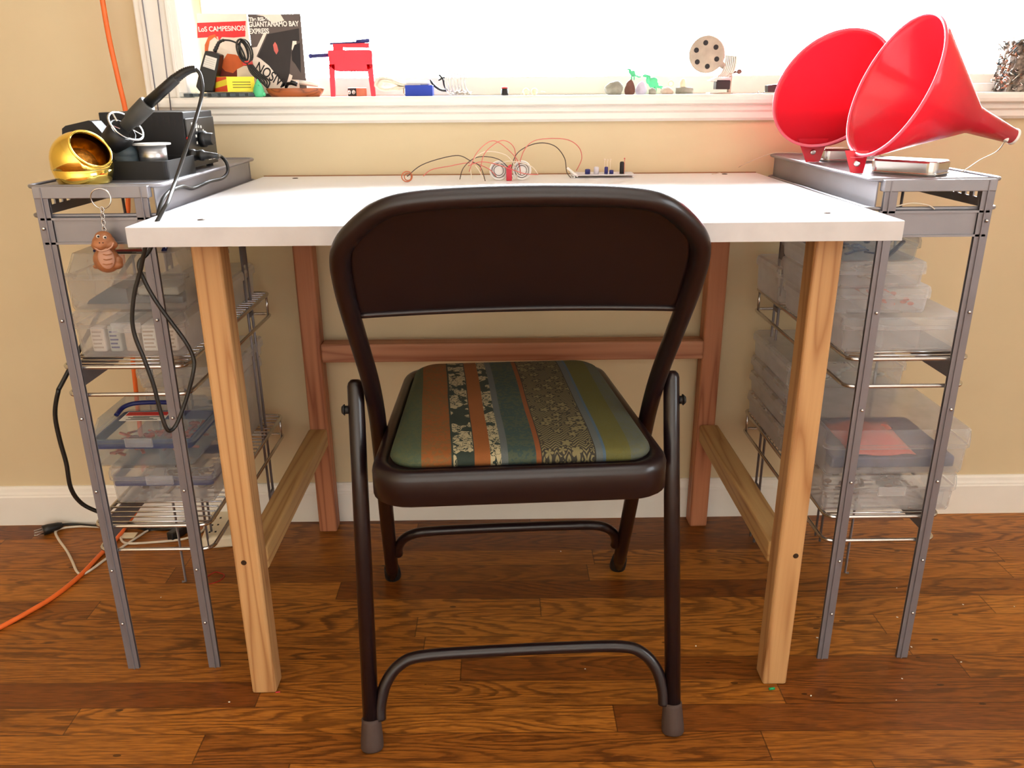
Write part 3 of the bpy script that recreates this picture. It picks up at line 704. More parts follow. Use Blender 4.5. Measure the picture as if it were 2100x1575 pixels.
# contents
bm = BM(); prism(bm, [(-.622, 1.20, .6065), (-.56, 1.20, .6065), (-.56, 1.20, .629), (-.583, 1.20, .6325), (-.618, 1.20, .612)], (0, .11, 0)); solo('game_case', bm, 'slate', 'dark slate wedge-shaped plastic piece inside the top box of the left rack', 'case')
bm = BM(); box(bm, -.552, -.477, 1.20, 1.31, .6065, .617, .002); cs = thing('plastic_case', 'slate case with pale grey lid inside the top box of the left rack', 'case', (-.515, 1.255, .6065)); part('body', bm, 'slate', cs)
bm = BM(); box(bm, -.546, -.485, 1.205, 1.305, .6171, .630, .003); part('lid', bm, 'lgrey', cs, 'pale grey lid')
for i, (x, w, c, lb) in enumerate(((-.618, .022, 'cream', 'cream packet leftmost in the lower box of the left rack'), (-.592, .020, 'lgrey', 'grey packet with blue digits in the lower box of the left rack'), (-.568, .022, 'beige', 'tan packet in the middle of the lower left rack box'), (-.542, .024, 'paper', 'white packet right of the tan one in the lower left rack box'), (-.514, .026, 'cream', 'cream packet rightmost in the lower box of the left rack'))):
    pk = thing('parts_packet', lb, 'packet', (x+w/2, 1.27, g1+.003), group='packets in the lower left rack box')
    bm = BM(); box(bm, x, x+w-.001, 1.185, 1.36, g1+.004, g1+.042+.003*(i % 2), .003); part('bag', bm, c, pk)
    bm = BM()
    for k in range(5): box(bm, x+.003, x+w-.005-.002*(k % 2), 1.1843, 1.1849, g1+.010+k*.006, g1+.0125+k*.006)
    part('print', bm, 'navy' if i == 1 else 'beige', pk)
def scatter(name, label, cat, x0, x1, y0, y1, z, mt, n=10, s=.01, h=.018, grp=None):
    """a loose heap of small parts in a box: uncountable filling"""
    bm = BM(); rnd = random.Random(hash(label) % 1000 if False else len(label)*7+n)
    for k in range(n):
        c = V((rnd.uniform(x0+s, x1-s), rnd.uniform(y0+s, y1-s), z+s*.5+rnd.random()*h)); d = V((rnd.uniform(-1, 1), rnd.uniform(-1, 1), rnd.uniform(-.3, .3))).normalized()*s*rnd.uniform(.7, 1.5)
        c.z = max(c.z, z+s*.5+abs(d.z))
        if rnd.random() < .5: bar(bm, c-d, c+d, s*.5, s*.25, mi=0)
        else: ball(bm, c, s*.5, (1.3, 1, .7), 5)
    return solo(name, bm, mt, label, cat, kind='stuff')
scatter('small_parts', 'orange and brown small parts in the blue-sealed case on the left rack', 'parts', -.655, -.51, 1.22, 1.33, .338, 'orangebits', 60, .010, .022)
scatter('small_parts', 'mixed small parts in the bottom box of the left rack lower shelf', 'parts', -.63, -.485, 1.215, 1.325, g2+.004, 'mess', 50, .010, .018)
scatter('small_parts', 'reddish brown parts in the second box of the right rack stack', 'parts', .56, .63, 1.185, 1.40, .589, 'orangebits', 45, .008, .006)
scatter('small_parts', 'dark pieces in the top box of the right rack stack', 'parts', .495, .57, 1.175, 1.40, .670, 'darkbits', 36, .009, .006)
scatter('small_parts', 'mixed hardware in the bottom front box of the right rack', 'parts', .52, .70, 1.165, 1.33, g2+.004, 'mess', 70, .010, .02)
scatter('small_parts', 'dark parts in the back stack of the right rack lower shelf', 'parts', .53, .69, 1.38, 1.56, .366, 'slate', 40, .010, .006)
scatter('small_parts', 'pale parts in the topmost back box of the right rack', 'parts', .53, .70, 1.38, 1.56, .400, 'lgrey', 40, .010, .010)
scatter('small_parts', 'brownish parts in the lowest back box of the right rack', 'parts', .52, .68, 1.38, 1.56, g2+.004, 'mess', 50, .010, .02)
scatter('small_parts', 'grey parts in the back box of the left rack lower shelf', 'parts', -.63, -.50, 1.39, 1.57, g2+.004, 'slate', 50, .012, .05)
scatter('small_parts', 'pale parts in the third box of the right rack stack', 'parts', .50, .60, 1.18, 1.40, .631, 'beige', 30, .007, .004)
for k, (a, b, lb) in enumerate((((.565, 1.18, .672), (.600, 1.21, .688), 'blue handled tool leaning right in the top right rack box'), ((.55, 1.185, .673), (.586, 1.22, .690), 'blue tool beside the leaning one in the top right rack box'))):
    bm = BM(); bar(bm, a, b, .006, .004, .001); solo('hand_tool', bm, 'darkbits', lb, 'tool')
bm = BM(); box(bm, .516, .712, 1.162, 1.33, .3375, .357, .004); solo('black_case', bm, 'darkbits', 'dark flat case in the large front box on the right rack', 'case')
bm = BM(); n = 14; rows = []
for i in range(n+1):
    for j in range(n+1): pass
grid = [[None]*(n+1) for _ in range(n+1)]
for i in range(n+1):
    for j in range(n+1):
        u, v = i/n, j/n; x = .545+.105*u; y = 1.165+.13*v
        z = .359+.018*math.sin(PI*u)**.6*math.sin(PI*v)**.6+.0025*math.sin(9*u+5*v)
        grid[i][j] = bm.verts.new((x+.01*v, y, max(z, .3585)))
for i in range(n):
    for j in range(n): f = bm.faces.new((grid[i][j], grid[i+1][j], grid[i+1][j+1], grid[i][j+1])); f.smooth = True
o = solo('plastic_bag', bm, 'pinkbag', 'red plastic bag lying on the dark case in the right rack box', 'bag'); q = o.modifiers.new('thick', 'SOLIDIFY'); q.thickness = .0012; q.offset = 1
rl = thing('ruler', 'clear ruler with tick marks along the front of the bottom box on the right rack', 'ruler', (.63, 1.156, g2+.004))
bm = BM(); box(bm, .565, .70, 1.1555, 1.1565, g2+.006, g2+.034, 0); part('blade', bm, 'clear2', rl)
bm = BM()
for k in range(16): box(bm, .568+k*.0085, .5684+k*.0085, 1.1550, 1.1554, g2+.034-.006, g2+.034)
part('tick_marks', bm, 'ink', rl)

# ------------------------------------------------------------------ soldering gear on the left rack
TR = .7855
sd = thing('soldering_station', 'black soldering station box with front control knob on the left rack', 'soldering station', (-.555, 1.405, TR))
bm = BM(); box(bm, -.621, -.491, 1.337, 1.470, TR+.005, .8755, .0015); part('housing', bm, 'blackm', sd)
for k in range(14):
    if 4 < k < 8: continue
    bm = BM(); x = -.612+k*.0088; box(bm, x, x+.003, 1.3364, 1.3372, .855, .869)
    part('vent_slot', bm, 'hole', sd)
bm = BM(); box(bm, -.491, -.4885, 1.338, 1.468, .7905, .8655, .001); fp = part('front_panel', bm, 'black', sd)
def onpanel(u, v): return P(u, v, X=-.4884)
bm = BM(); box(bm, -.4887, -.4881, 1.36, 1.385, .850, .859); box(bm, -.4887, -.4881, 1.42, 1.435, .797, .806); box(bm, -.4887, -.4881, 1.44, 1.458, .797, .806); part('panel_label', bm, 'paper', fp)
kc = onpanel(412, 285); 
bm = BM()
for k in range(8):
    a = PI*(-.15+1.25*k/7); box(bm, -.4887, -.4881, kc.y+.020*math.cos(a)-.0022, kc.y+.020*math.cos(a)+.0022, kc.z+.001+.019*math.sin(a)-.002, kc.z+.001+.019*math.sin(a)+.002)
part('dial_mark', bm, 'paper', fp)
bm = BM(); lathe(bm, [(.0130, 0), (.0130, .008), (.0115, .0095), (.0100, .011), (.0095, .020), (.0085, .021)], 24, axm((-.4884, kc.y, kc.z), (1, -.1, 0))); part('knob', bm, 'black', sd)
c = onpanel(385, 284); bm = BM(); ball(bm, c, .0025, n=6); part('power_lamp', bm, 'led', fp)
for (x, y) in ((-.61, 1.35), (-.50, 1.35), (-.61, 1.455), (-.50, 1.455)):
    bm = BM(); cyl(bm, (x, y, TR), (x, y, TR+.006), .006, 12); part('foot', bm, 'blackrub', sd)
# plug in the panel
pc = onpanel(392, 318)
bm = BM(); lathe(bm, [(.009, 0), (.009, .006), (.0075, .007), (.0075, .014), (.0085, .0145), (.0085, .020), (.006, .022), (.0055, .030), (.003, .044)], 18, axm((-.488, pc.y, pc.z), (1, -.12, -.02))); pl = part('plug', bm, 'black', sd)

ho = thing('iron_stand', 'black iron stand with tray and angled holder on the left rack', 'soldering iron stand', (-.56, 1.27, TR))
bm = BM(); x0, x1, y0, y1 = -.563, -.478, 1.213, 1.330
loft(bm, [lz(rrect((x0+x1)/2, (y0+y1)/2, (x1-x0)/2-a, (y1-y0)/2-a, .006, 3), z) for a, z in ((0, TR), (0, TR+.026), (.003, TR+.026), (.003, TR+.012))], True, True); part('tray', bm, 'blackm', ho)
bm = BM(); prism(bm, [P(u, v, Y=1.262) for u, v in ((127, 264), (134, 258), (181, 247), (188, 249), (203, 265), (232, 300), (252, 322), (262, 356), (134, 358), (128, 300))], (0, .030, 0)); part('arch', bm, 'blackm', ho)
ax0, ax1 = P(232, 296, Y=1.245), P(258, 259, Y=1.235); dd = (ax1-ax0).normalized()
bm = BM(); lathe(bm, [(.008, -.004), (.018, 0), (.0195, .006), (.0195, .030), (.0175, .0305), (.0165, .010), (.0, .010)], 24, axm(ax0, dd)); part('holder', bm, 'black', ho)
bm = BM(); lathe(bm, [(.0238, 0), (.0262, -.0006), (.0270, .0003), (.0262, .0012), (.0238, .0006)], 36, axm(ax1, dd), cap0=False, cap1=False); part('flange', bm, 'chrome', ho, 'bright metal collar')
bm = BM()
for k in range(5):
    a = 2*PI*k/5+.3; m_ = axm(ax1, dd); p = m_ @ V((.0245*math.cos(a), .0245*math.sin(a), 0)); q = m_ @ V((.0125*math.cos(a+.3), .0125*math.sin(a+.3), -.002)); bar(bm, q, p, .0022, .0012)
part('spring_finger', bm, 'chrome', ho)
bm = BM(); ball(bm, P(258, 315, Y=1.25), .017, (1, 1, .9), 10); cyl(bm, P(258, 315, Y=1.25), (P(258, 315, Y=1.25).x, 1.25, TR+.013), .0165, 20); part('sponge_cup', bm, 'slate', ho)

ir = thing('soldering_iron', 'soldering iron with dark grip standing in the angled holder', 'soldering iron', P(262, 255, Y=1.235))
def pt(u, v): return P(u, v, Y=1.235)
bm = BM(); a, b = pt(256, 261), pt(304, 212); tube(bm, [a, a.lerp(b, .25), a.lerp(b, .3), a.lerp(b, .95), b], [.0085, .0095, .0122, .0125, .0112], 18); part('grip', bm, 'grip', ir)
bm = BM(); a, b = pt(302, 214), pt(362, 160); tube(bm, [a, a.lerp(b, .96), b], [.0082, .0074, .006], 16)
part('handle', bm, 'black', ir)
bm = BM(); pp = spline([pt(360, 161), pt(375, 150), pt(390, 143), pt(402, 141)], 8); tube(bm, pp, [.0062-.0022*i/(len(pp)-1)+(.0009 if i % 2 else 0) for i in range(len(pp))], 12); part('strain_relief', bm, 'black', ir)
# one cable: iron -> over the edge -> hanging loop -> back up to the plug
e0 = pc+V((.042, -.006, -.004))
cable = [pt(401, 141), pt(410, 152), pt(415, 178), pt(412, 205), P(398, 255, Y=1.20), P(380, 310, Y=1.17), P(360, 370, Y=1.13), P(345, 412, Y=1.08), P(328, 437, Y=1.05)]
low = [(300, 500, 1.045), (288, 555, 1.05), (276, 600, 1.05), (271, 650, 1.05), (277, 690, 1.05), (297, 740, 1.05), (315, 790, 1.05), (328, 840, 1.05), (340, 876, 1.05), (350, 883, 1.055), (364, 866, 1.065), (383, 815, 1.075), (396, 765, 1.08), (397, 735, 1.085), (380, 700, 1.085), (352, 662, 1.085), (320, 618, 1.085), (296, 575, 1.085), (285, 540, 1.085)]
cable[-1:] = [P(335, 430, Y=1.065), P(318, 462, Y=1.05)]
cable += [P(u, v, Y=y) for u, v, y in low]
cable += [V((-.4695, 1.10, .71)), V((-.466, 1.15, .765)), V((-.4655, 1.22, .775)), P(395, 386, Y=1.28), P(430, 372, Y=1.33), P(455, 366, Y=1.38), P(467, 352, Y=1.405), P(464, 333, Y=1.41), P(452, 320, Y=1.41), e0]
bm = BM(); tube(bm, spline(cable, 6), .0028, 8); part('cable', bm, 'bcord', ir)

# brass tip cleaner: ball cup with an angled mouth
gc = thing('tip_cleaner', 'polished brass ball-shaped tip cleaner on the left rack front corner', 'tip cleaner', (-.578, 1.172, TR))
R_ = .0395; ctr = V((-.578, 1.172, TR+.031)); nrm = V((.72, -.40, .56)).normalized()
t_ = BM(); prof = [(.031, 0), (.0335, .001), (.0355, .006), (R_-.0005, .0185), (R_-.0015, .0192), (R_, .0200)]
for k in range(1, 19):
    a = PI/2*k/18; prof.append((max(R_*math.cos(a), 0), .031+R_*math.sin(a)*.98))
lathe(t_, prof, 56, Matrix.Translation((-.578, 1.172, TR)))
bmesh.ops.remove_doubles(t_, verts=t_.verts, dist=1e-5)
pc2 = ctr+nrm*.0280
bmesh.ops.bisect_plane(t_, geom=list(t_.verts)+list(t_.edges)+list(t_.faces), plane_co=pc2, plane_no=nrm, clear_outer=True)
o = part('shell', t_, 'gold', gc); s_ = o.modifiers.new('thick', 'SOLIDIFY'); s_.thickness = .0018; s_.offset = -1
rr = math.sqrt(R_**2-.0280**2)
bm = BM(); m_ = axm(pc2, nrm); tube(bm, [m_ @ V((rr*math.cos(2*PI*k/40), rr*math.sin(2*PI*k/40), 0)) for k in range(40)], .0019, 10, closed=True); part('mouth_rim', bm, 'gold', gc)
bm = BM(); ball(bm, ctr-nrm*.012, .026, (1, 1, .9), 14); part('wool', bm, 'goldin', gc, 'curled brass wool inside')

sp = thing('solder_spool', 'spool of silver solder with white flange in the stand tray', 'spool', (-.514, 1.262, TR+.013))
so = P(316, 330, Y=1.262); so = V((so.x, 1.262, TR+.0125)); ft = P(312, 294, Y=1.262)
bm = BM(); lathe(bm, [(.0265, 0), (.0265, .0022), (.019, .0022)], 32, Matrix.Translation(so)); lathe(bm, [(.019, 0), (.0265, 0), (.0265, .0022), (.004, .0024), (.004, .0005)], 32, Matrix.Translation((so.x, so.y, ft.z-.002))); part('flange', bm, 'whitep', sp, 'white plastic flange')
bm = BM(); lathe(bm, [(.0195, 0), (.0195, ft.z-.002-so.z)], 36, Matrix.Translation(so)); part('solder', bm, 'tinw', sp)

# key ring with a dinosaur
kr = thing('keyring', 'key ring with a brown rubber dinosaur hanging from the left rack front', 'keyring', P(212, 552, Y=1.112))
def K(u, v, y=1.114): return P(u, v, Y=y)
px = .00068
c = K(209, 407, 1.120); bm = BM(); tube(bm, [c+V((.0132*math.cos(a), .0012*math.sin(2*a)-.003, .0132*math.sin(a))) for a in [2*PI*k/32 for k in range(32)]], .0009, 8, closed=True); part('ring', bm, 'chrome', kr)
bm = BM(); a0, b0 = K(209, 426), K(214, 474); n = 7
for k in range(n):
    cc = a0.lerp(b0, (k+.5)/n); rt = k % 2
    lp = []
    for j in range(12):
        a = 2*PI*j/12; lp.append(cc+V(((.0022 if not rt else .0006)*math.cos(a), (.0006 if not rt else .0022)*math.cos(a), .0036*math.sin(a))))
    tube(bm, lp, .0006, 6, closed=True)
part('chain', bm, 'chrome', kr)
dc = K(219, 530); bm = BM()
def blend(bm, blobs):
    """one continuous skin over several ellipsoids"""
    t = BM()
    for c_, r_, sc_ in blobs:
        ball(t, c_, r_, sc_, 12)
    return merge(bm, t)
blend(bm, [(K(219, 533), .0175, (1, .8, 1)), (K(218, 515), .0130, (.95, .8, 1.1)), (K(200, 546), .0052, (1.1, 1.2, .7)), (K(240, 543), .0068, (1.2, 1.1, .9)), (K(244, 535), .006, (.8, 1, 1.1)), (K(202, 524), .0042, (.8, 1, 1.4)), (K(232, 522), .0045, (.8, 1, 1.3))])
body = part('figure', bm, 'dino', kr, 'brown dinosaur body with pinkish belly')
q = body.modifiers.new('skin', 'REMESH'); q.mode = 'VOXEL'; q.voxel_size = .0009; q.use_smooth_shade = True
bm = BM(); blend(bm, [(K(218, 530, 1.1035), .0125, (.9, .45, 1.15))]); part('belly', bm, 'dinob', body, 'ridged pinkish belly')
for z in (520, 530, 540):
    bm = BM(); tube(bm, spline([K(208, z, 1.102), K(218, z+3, 1.0962), K(230, z, 1.1)], 5), .0008, 6); part('belly_fold', bm, 'dino', body)
bm = BM(); blend(bm, [(K(213, 497, 1.112), .0150, (1, .85, .78)), (K(205, 503, 1.106), .0112, (1, .8, .72)), (K(212, 487, 1.112), .011, (1.05, .8, .8)), (K(222, 502, 1.110), .0105, (1.2, .8, .7))])
hd = part('head', bm, 'dino', kr); q = hd.modifiers.new('skin', 'REMESH'); q.mode = 'VOXEL'; q.voxel_size = .0008; q.use_smooth_shade = True
for (u, v) in ((201, 485), (215, 487)):
    bm = BM(); ball(bm, K(u, v, 1.1035), .0025, n=8); e = part('eye', bm, 'whitep', hd)
    bm = BM(); ball(bm, K(u+.5, v, 1.1013), .0014, n=6); part('pupil', bm, 'hole', hd)
bm = BM(); tube(bm, spline([K(193, 507, 1.0995), K(203, 514, 1.0970), K(215, 514, 1.0975), K(228, 507, 1.100), K(233, 498, 1.103)], 5), .0011, 6); part('mouth', bm, 'dinob', hd, 'pinkish jaw line')
bm = BM()
for u in (204, 211): ball(bm, K(u, 498, 1.0988), .0008, n=5)
part('nostril', bm, 'hole', hd)

# ------------------------------------------------------------------ red funnels bolted to tins
def funnel(label, center_px, Yc, theta, alpha, tinc, tinang, R=.1, L_=.205):
    u, v = center_px; c = P(u, v, Y=Yc); d = raydir(u, v)
    rt = (CR-d*CR.dot(d)).normalized(); up = rt.cross(d)
    if up.dot(CU) < 0: up = -up
    th, al = math.radians(theta), math.radians(alpha)
    img = rt*math.cos(al)-up*math.sin(al); ax = (img*math.sin(th)+d*math.cos(th)).normalized(); major = (rt*math.sin(al)+up*math.cos(al)).normalized()
    low_ = c-major*R
    t = thing('funnel_horn', label, 'funnel', (tinc[0], tinc[1], TR), group='red funnels on the right rack')
    m_ = axm(c, ax); w = .0016; n0 = .130
    outer = [(R, 0), (R*.985, .010), (.0215, n0), (.0195, n0+.006), (.0105, L_)]
    inner = [(r-w, z) for r, z in outer[::-1]]; inner[-1] = (R-w, 0)
    bm = BM(); lathe(bm, outer+inner+[(R, 0)], 72, m_, cap0=False, cap1=False); cone = part('cone', bm, 'funnel', t)
    bm = BM(); tube(bm, [m_ @ V((R*math.cos(2*PI*k/72), R*math.sin(2*PI*k/72), 0)) for k in range(72)], .0024, 8, closed=True); part('rim', bm, 'frim', cone)
    # neck piece: speaker end with white tape
    e = c+ax*L_; bm = BM(); lathe(bm, [(.0095, -.001), (.012, 0), (.012, .003), (0, .003)], 16, axm(e-ax*.001, ax)); part('end_tape', bm, 'whitep', t, 'white tape on the spout')
    # tab from the lip down to the tray
    return t, c, ax, major, low_, e
def tab(t, top, wt, bot, wb, dirx, dirn):
    dx, dn = V(dirx).normalized(), V(dirn).normalized()
    bm = BM(); prism(bm, [top-dx*wt, top+dx*wt, bot+dx*wb, bot-dx*wb], dn*.0022); tb = part('tab', bm, 'funnel', t)
    mid = top.lerp(bot, .58); bm = BM(); lathe(bm, [(.0048, 0), (.0046, .0014), (.003, .0024), (.001, .0018)], 16, axm(mid-dn*.0001, -dn)); part('screw', bm, 'chrome', tb, 'bright screw head')
    bm = BM(); a = top.lerp(bot, .3)-dn*.0004; bar(bm, a-dx*.009, a+dx*.009, .0016, .0016); part('ridge', bm, 'frim', tb)
def tinbox(label, cx, cy, ang, lx=.095, ly=.060, h=.0205):
    t = thing('metal_tin', label, 'tin', (cx, cy, TR), math.radians(ang), group='flat mint tins under the funnels')
    def lp(ins, z, r=.012): return lz(rrect(0, 0, lx/2-ins, ly/2-ins, r-ins, 6), z)
    bm = BM(); loft(bm, [lp(.002, 0), lp(.001, .001), lp(.001, h*.6)], smooth=False); part('tray', bm, 'tin', t, local=True)
    bm = BM(); loft(bm, [lp(0, h*.42), lp(0, h-.003), lp(.001, h-.001), lp(.003, h)], smooth=False); part('lid', bm, 'tin', t, local=True)
    bm = BM(); loft(bm, [lp(-.0012, .002), lp(-.0016, .003), lp(-.0012, .004)], smooth=True); part('rolled_rim', bm, 'tin', t, local=True)
    return t
# near funnel
e1, e2 = V((.66, -.75, 0)), V((.75, .66, 0))
a = V((.543, 1.236, 0))
tc_ = a+e1*.0475+e2*.030
tinbox('flat bright tin under the nearer funnel at the front of the right rack', tc_.x, tc_.y, math.degrees(math.atan2(e1.y, e1.x)))
t, c, ax, mj, lo, e = funnel('large red plastic funnel in front, opening to the left, on the right rack', (1832, 177), 1.225, 64, 22, (.53, 1.23), 0)
b_ = P(1757, 354, Y=1.226); b_.z = TR+.0004; tab(t, lo+mj*.004, .0165, b_, .0085, (.96, -.2, 0), (.2, .96, .0))
near_tip = e
# far funnel
tinbox('flat bright tin under the farther funnel on the right rack', .602, 1.452, -14)
t, c, ax, mj, lo, e = funnel('large red plastic funnel behind, opening toward the desk, on the right rack', (1703, 180), 1.43, 38, 43, (.54, 1.43), 0)
b_ = P(1667, 329, Y=1.425); b_.z = TR+.0004; lo2 = P(1668, 284, Y=1.428); tab(t, lo2, .026, b_, .011, (1, 0, 0), (0, 1, 0))
bm = BM(); tube(bm, spline([near_tip+V((.002, -.004, 0)), P(2076, 266, Y=near_tip.y-.004), P(2062, 290, Y=near_tip.y-.01)], 4), [.003]*9, 8)
tp_ = solo('tape_strip', bm, 'whitep', 'white tape wrapped wire end hanging from the front funnel spout', 'tape')
bm = BM(); tube(bm, spline([P(2062, 288, Y=near_tip.y-.01), P(2045, 310, Y=1.28), P(2010, 328, Y=1.26), P(1985, 345, Y=1.24), P(1972, 352, Z=TR+.001)], 6), .0009, 6); solo('speaker_wire', bm, 'wcord', 'thin pale wire from the front funnel spout down to the rack', 'wire')
bm = BM(); tube(bm, spline([P(1460, 357, Z=TZ+.0012), P(1500, 350, Z=TZ+.0012), P(1530, 335, Y=1.60), P(1572, 318, Y=1.59), P(1600, 313, Y=1.55), P(1640, 314, Y=1.48)], 6), .0007, 6); solo('speaker_wire', bm, 'wcord', 'thin tan wire running from the desk to the far funnel', 'wire')
bm = BM(); tube(bm, spline([(.524, 1.1335, .7455), (.545, 1.1345, .750), (.565, 1.134, .754), (.588, 1.134, .751), (.598, 1.1335, .7455)], 6), .0009, 6); solo('speaker_wire', bm, 'wcord', 'short pale wire lying on the front band under the right rack tray', 'wire')

# ------------------------------------------------------------------ things on the desk behind the chair
DZ = TZ+.0004
def D(u, v, y=1.56): return P(u, v, Y=y)
bm = BM(); c = V((sx(835, 1.50, 370), 1.50, DZ+.0095)); tube(bm, [c+V((.0088*math.cos(a), .004*math.cos(a), .0088*math.sin(a))) for a in [2*PI*k/24 for k in range(24)]], .0011, 8, closed=True)
tube(bm, [c+V((.0062*math.cos(a)+.001, .004, .0062*math.sin(a)-.001)) for a in [2*PI*k/20 for k in range(20)]], .0009, 8, closed=True); solo('wire_ring', bm, 'copper', 'small coil ring of gold wire standing on the desk left of the chair top', 'ring')
def speaker(label, u, y=1.52):
    t = thing('small_speaker', label, 'speaker', (sx(u, y, 360), y, DZ), group='small white speakers on the desk')
    x = sx(u, y, 360); r = .0172
    bm = BM(); lathe(bm, [(r, 0), (r, .003), (r*.92, .004), (r*.86, .002), (r*.4, -.001), (0, .0)], 28, axm((x, y, DZ+r), (.1, -1, .0))); part('cone', bm, 'whitep', t)
    bm = BM(); cyl(bm, (x, y+.001, DZ+r), (x, y+.011, DZ+r), r*.75, 20); part('magnet', bm, 'tin', t)
    for q in (.5, .72):
        bm = BM(); tube(bm, [(x+r*q*math.cos(a), y-.0042, DZ+r+r*q*math.sin(a)) for a in [2*PI*k/24 for k in range(24)]], .0006, 6, closed=True); part('surround', bm, 'kwire', t)
speaker('round white speaker left of the red clip, on the desk behind the chair', 1023); speaker('round white speaker right of the red clip, on the desk behind the chair', 1070)
c = V((sx(1044, 1.515, 360), 1.515, DZ)); bm = BM(); box(bm, c.x-.005, c.x+.005, 1.508, 1.516, DZ, DZ+.022, .001); bar(bm, (c.x-.004, 1.512, DZ+.021), (c.x+.004, 1.51, DZ+.027), .004, .004); solo('alligator_clip', bm, 'cred', 'small red clip between the two white speakers', 'clip')
wires = [
 ('kwire', 'dark wire arching from the coil ring toward the jumper tangle', [(835, 362, 1.50), (862, 340, 1.51), (900, 326, 1.52), (940, 319, 1.52), (965, 330, 1.52), (985, 342, 1.515), (995, 371, 1.51)]),
 ('rwire', 'pale red wire low on the left of the jumper tangle', [(868, 361, 1.52), (885, 348, 1.52), (920, 341, 1.52), (965, 334, 1.52), (1000, 345, 1.515), (1018, 362, 1.51)]),
 ('kwire', 'dark wire rising highest at the left end of the tangle', [(943, 368, 1.50), (950, 345, 1.50), (970, 326, 1.505), (995, 321, 1.51), (1025, 328, 1.51), (1045, 348, 1.51), (1050, 366, 1.51)]),
 ('rwire', 'tall pale red arch left in the jumper tangle', [(962, 352, 1.50), (975, 318, 1.50), (995, 296, 1.505), (1015, 289, 1.51), (1040, 305, 1.51), (1062, 330, 1.515), (1068, 358, 1.52)]),
 ('rwire', 'second tall pale red arch in the jumper tangle', [(985, 352, 1.505), (992, 318, 1.505), (1012, 297, 1.51), (1032, 288, 1.51), (1050, 297, 1.52), (1057, 316, 1.52), (1055, 360, 1.52)]),
 ('wwire', 'cream wire arch over the left speaker', [(968, 366, 1.50), (965, 336, 1.505), (985, 315, 1.505), (1010, 311, 1.51), (1040, 320, 1.51), (1058, 345, 1.515), (1060, 366, 1.515)]),
 ('rwire', 'low red wire crossing in front of the speakers', [(960, 340, 1.50), (985, 332, 1.505), (1010, 335, 1.505), (1040, 344, 1.505), (1075, 356, 1.505), (1104, 358, 1.51)]),
 ('kwire', 'long dark wire arching right from the speakers to the circuit board', [(1047, 352, 1.51), (1058, 318, 1.52), (1082, 300, 1.53), (1112, 293, 1.54), (1140, 301, 1.55), (1158, 325, 1.56), (1162, 352, 1.565), (1170, 364, 1.565)]),
 ('rwire', 'longest pale red wire arching right to the circuit board', [(1064, 340, 1.51), (1075, 308, 1.52), (1095, 289, 1.53), (1130, 284, 1.54), (1165, 287, 1.55), (1187, 302, 1.56), (1193, 325, 1.565), (1182, 350, 1.568)]),
 ('wwire', 'cream wire falling to the right of the speakers', [(1015, 340, 1.51), (1040, 331, 1.51), (1070, 334, 1.51), (1092, 343, 1.515), (1103, 357, 1.52)]),
 ('wwire', 'cream wire bending down behind the chair top', [(975, 340, 1.50), (984, 352, 1.50), (988, 360, 1.50), (994, 368, 1.50)]),
]
for mt, lb, pts in wires:
    bm = BM(); tube(bm, spline([P(u, v, Y=y) if P(u, v, Y=y).z > DZ+.001 else P(u, v, Z=DZ+.0012) for u, v, y in pts], 6), .00085, 6); solo('jumper_wire', bm, mt, lb, 'wire', group='jumper wires over the desk')
pb = thing('circuit_board', 'pale circuit board with upright components on the desk right of the chair top', 'circuit board', (sx(1232, 1.57, 358), 1.57, DZ))
xb0, xb1 = sx(1172, 1.565, 358), sx(1300, 1.565, 358)
bm = BM(); box(bm, xb0, xb1, 1.545, 1.60, DZ+.004, DZ+.0056, .0004); part('board', bm, 'pcb', pb)
bm = BM()
for x in (xb0+.004, xb1-.004):
    for y in (1.55, 1.595): cyl(bm, (x, y, DZ), (x, y, DZ+.004), .002, 8)
part('standoff', bm, 'whitep', pb)
for (u, h, r, mt) in ((1205, 9, .005, 'navy'), (1223, 13, .0048, 'pcb'), (1243, 13, .0035, 'navy'), (1254, 7, .004, 'navy'), (1275, 22, .004, 'hole')):
    x = sx(u, 1.56, 350); h *= .001
    bm = BM(); lathe(bm, [(r, 0), (r, h*.9), (r*.7, h)], 14, Matrix.Translation((x, 1.56, DZ+.0057))); part('component', bm, mt, pb)
for u, v0 in ((1240, 327), (1246, 328), (1252, 327), (1281, 325)):
    a = P(u, v0, Y=1.56); bm = BM(); tube(bm, [(a.x, 1.56, DZ+.0056), a], .0006, 6); ball(bm, a, .0016, n=5); part('header_pin', bm, 'wwire' if u < 1270 else 'rwire', pb)
a = [P(u, v, Y=1.555) for u, v in ((1183, 366), (1178, 352), (1165, 345))]; a[0].z = DZ+.001
bm = BM(); bar(bm, P(1163, 344, Y=1.55), (P(1185, 362, Y=1.55).x, 1.55, DZ+.0025), .005, .004, .0006); solo('screw_terminal', bm, 'whitep', 'small white lever clip leaning left of the circuit board', 'clip')

# ------------------------------------------------------------------ things on the window sill
SL = SZ
def S(u, v, y=1.68): return P(u, v, Y=y)
def SZc(p): return V((p.x, p.y, max(p.z, SL)))
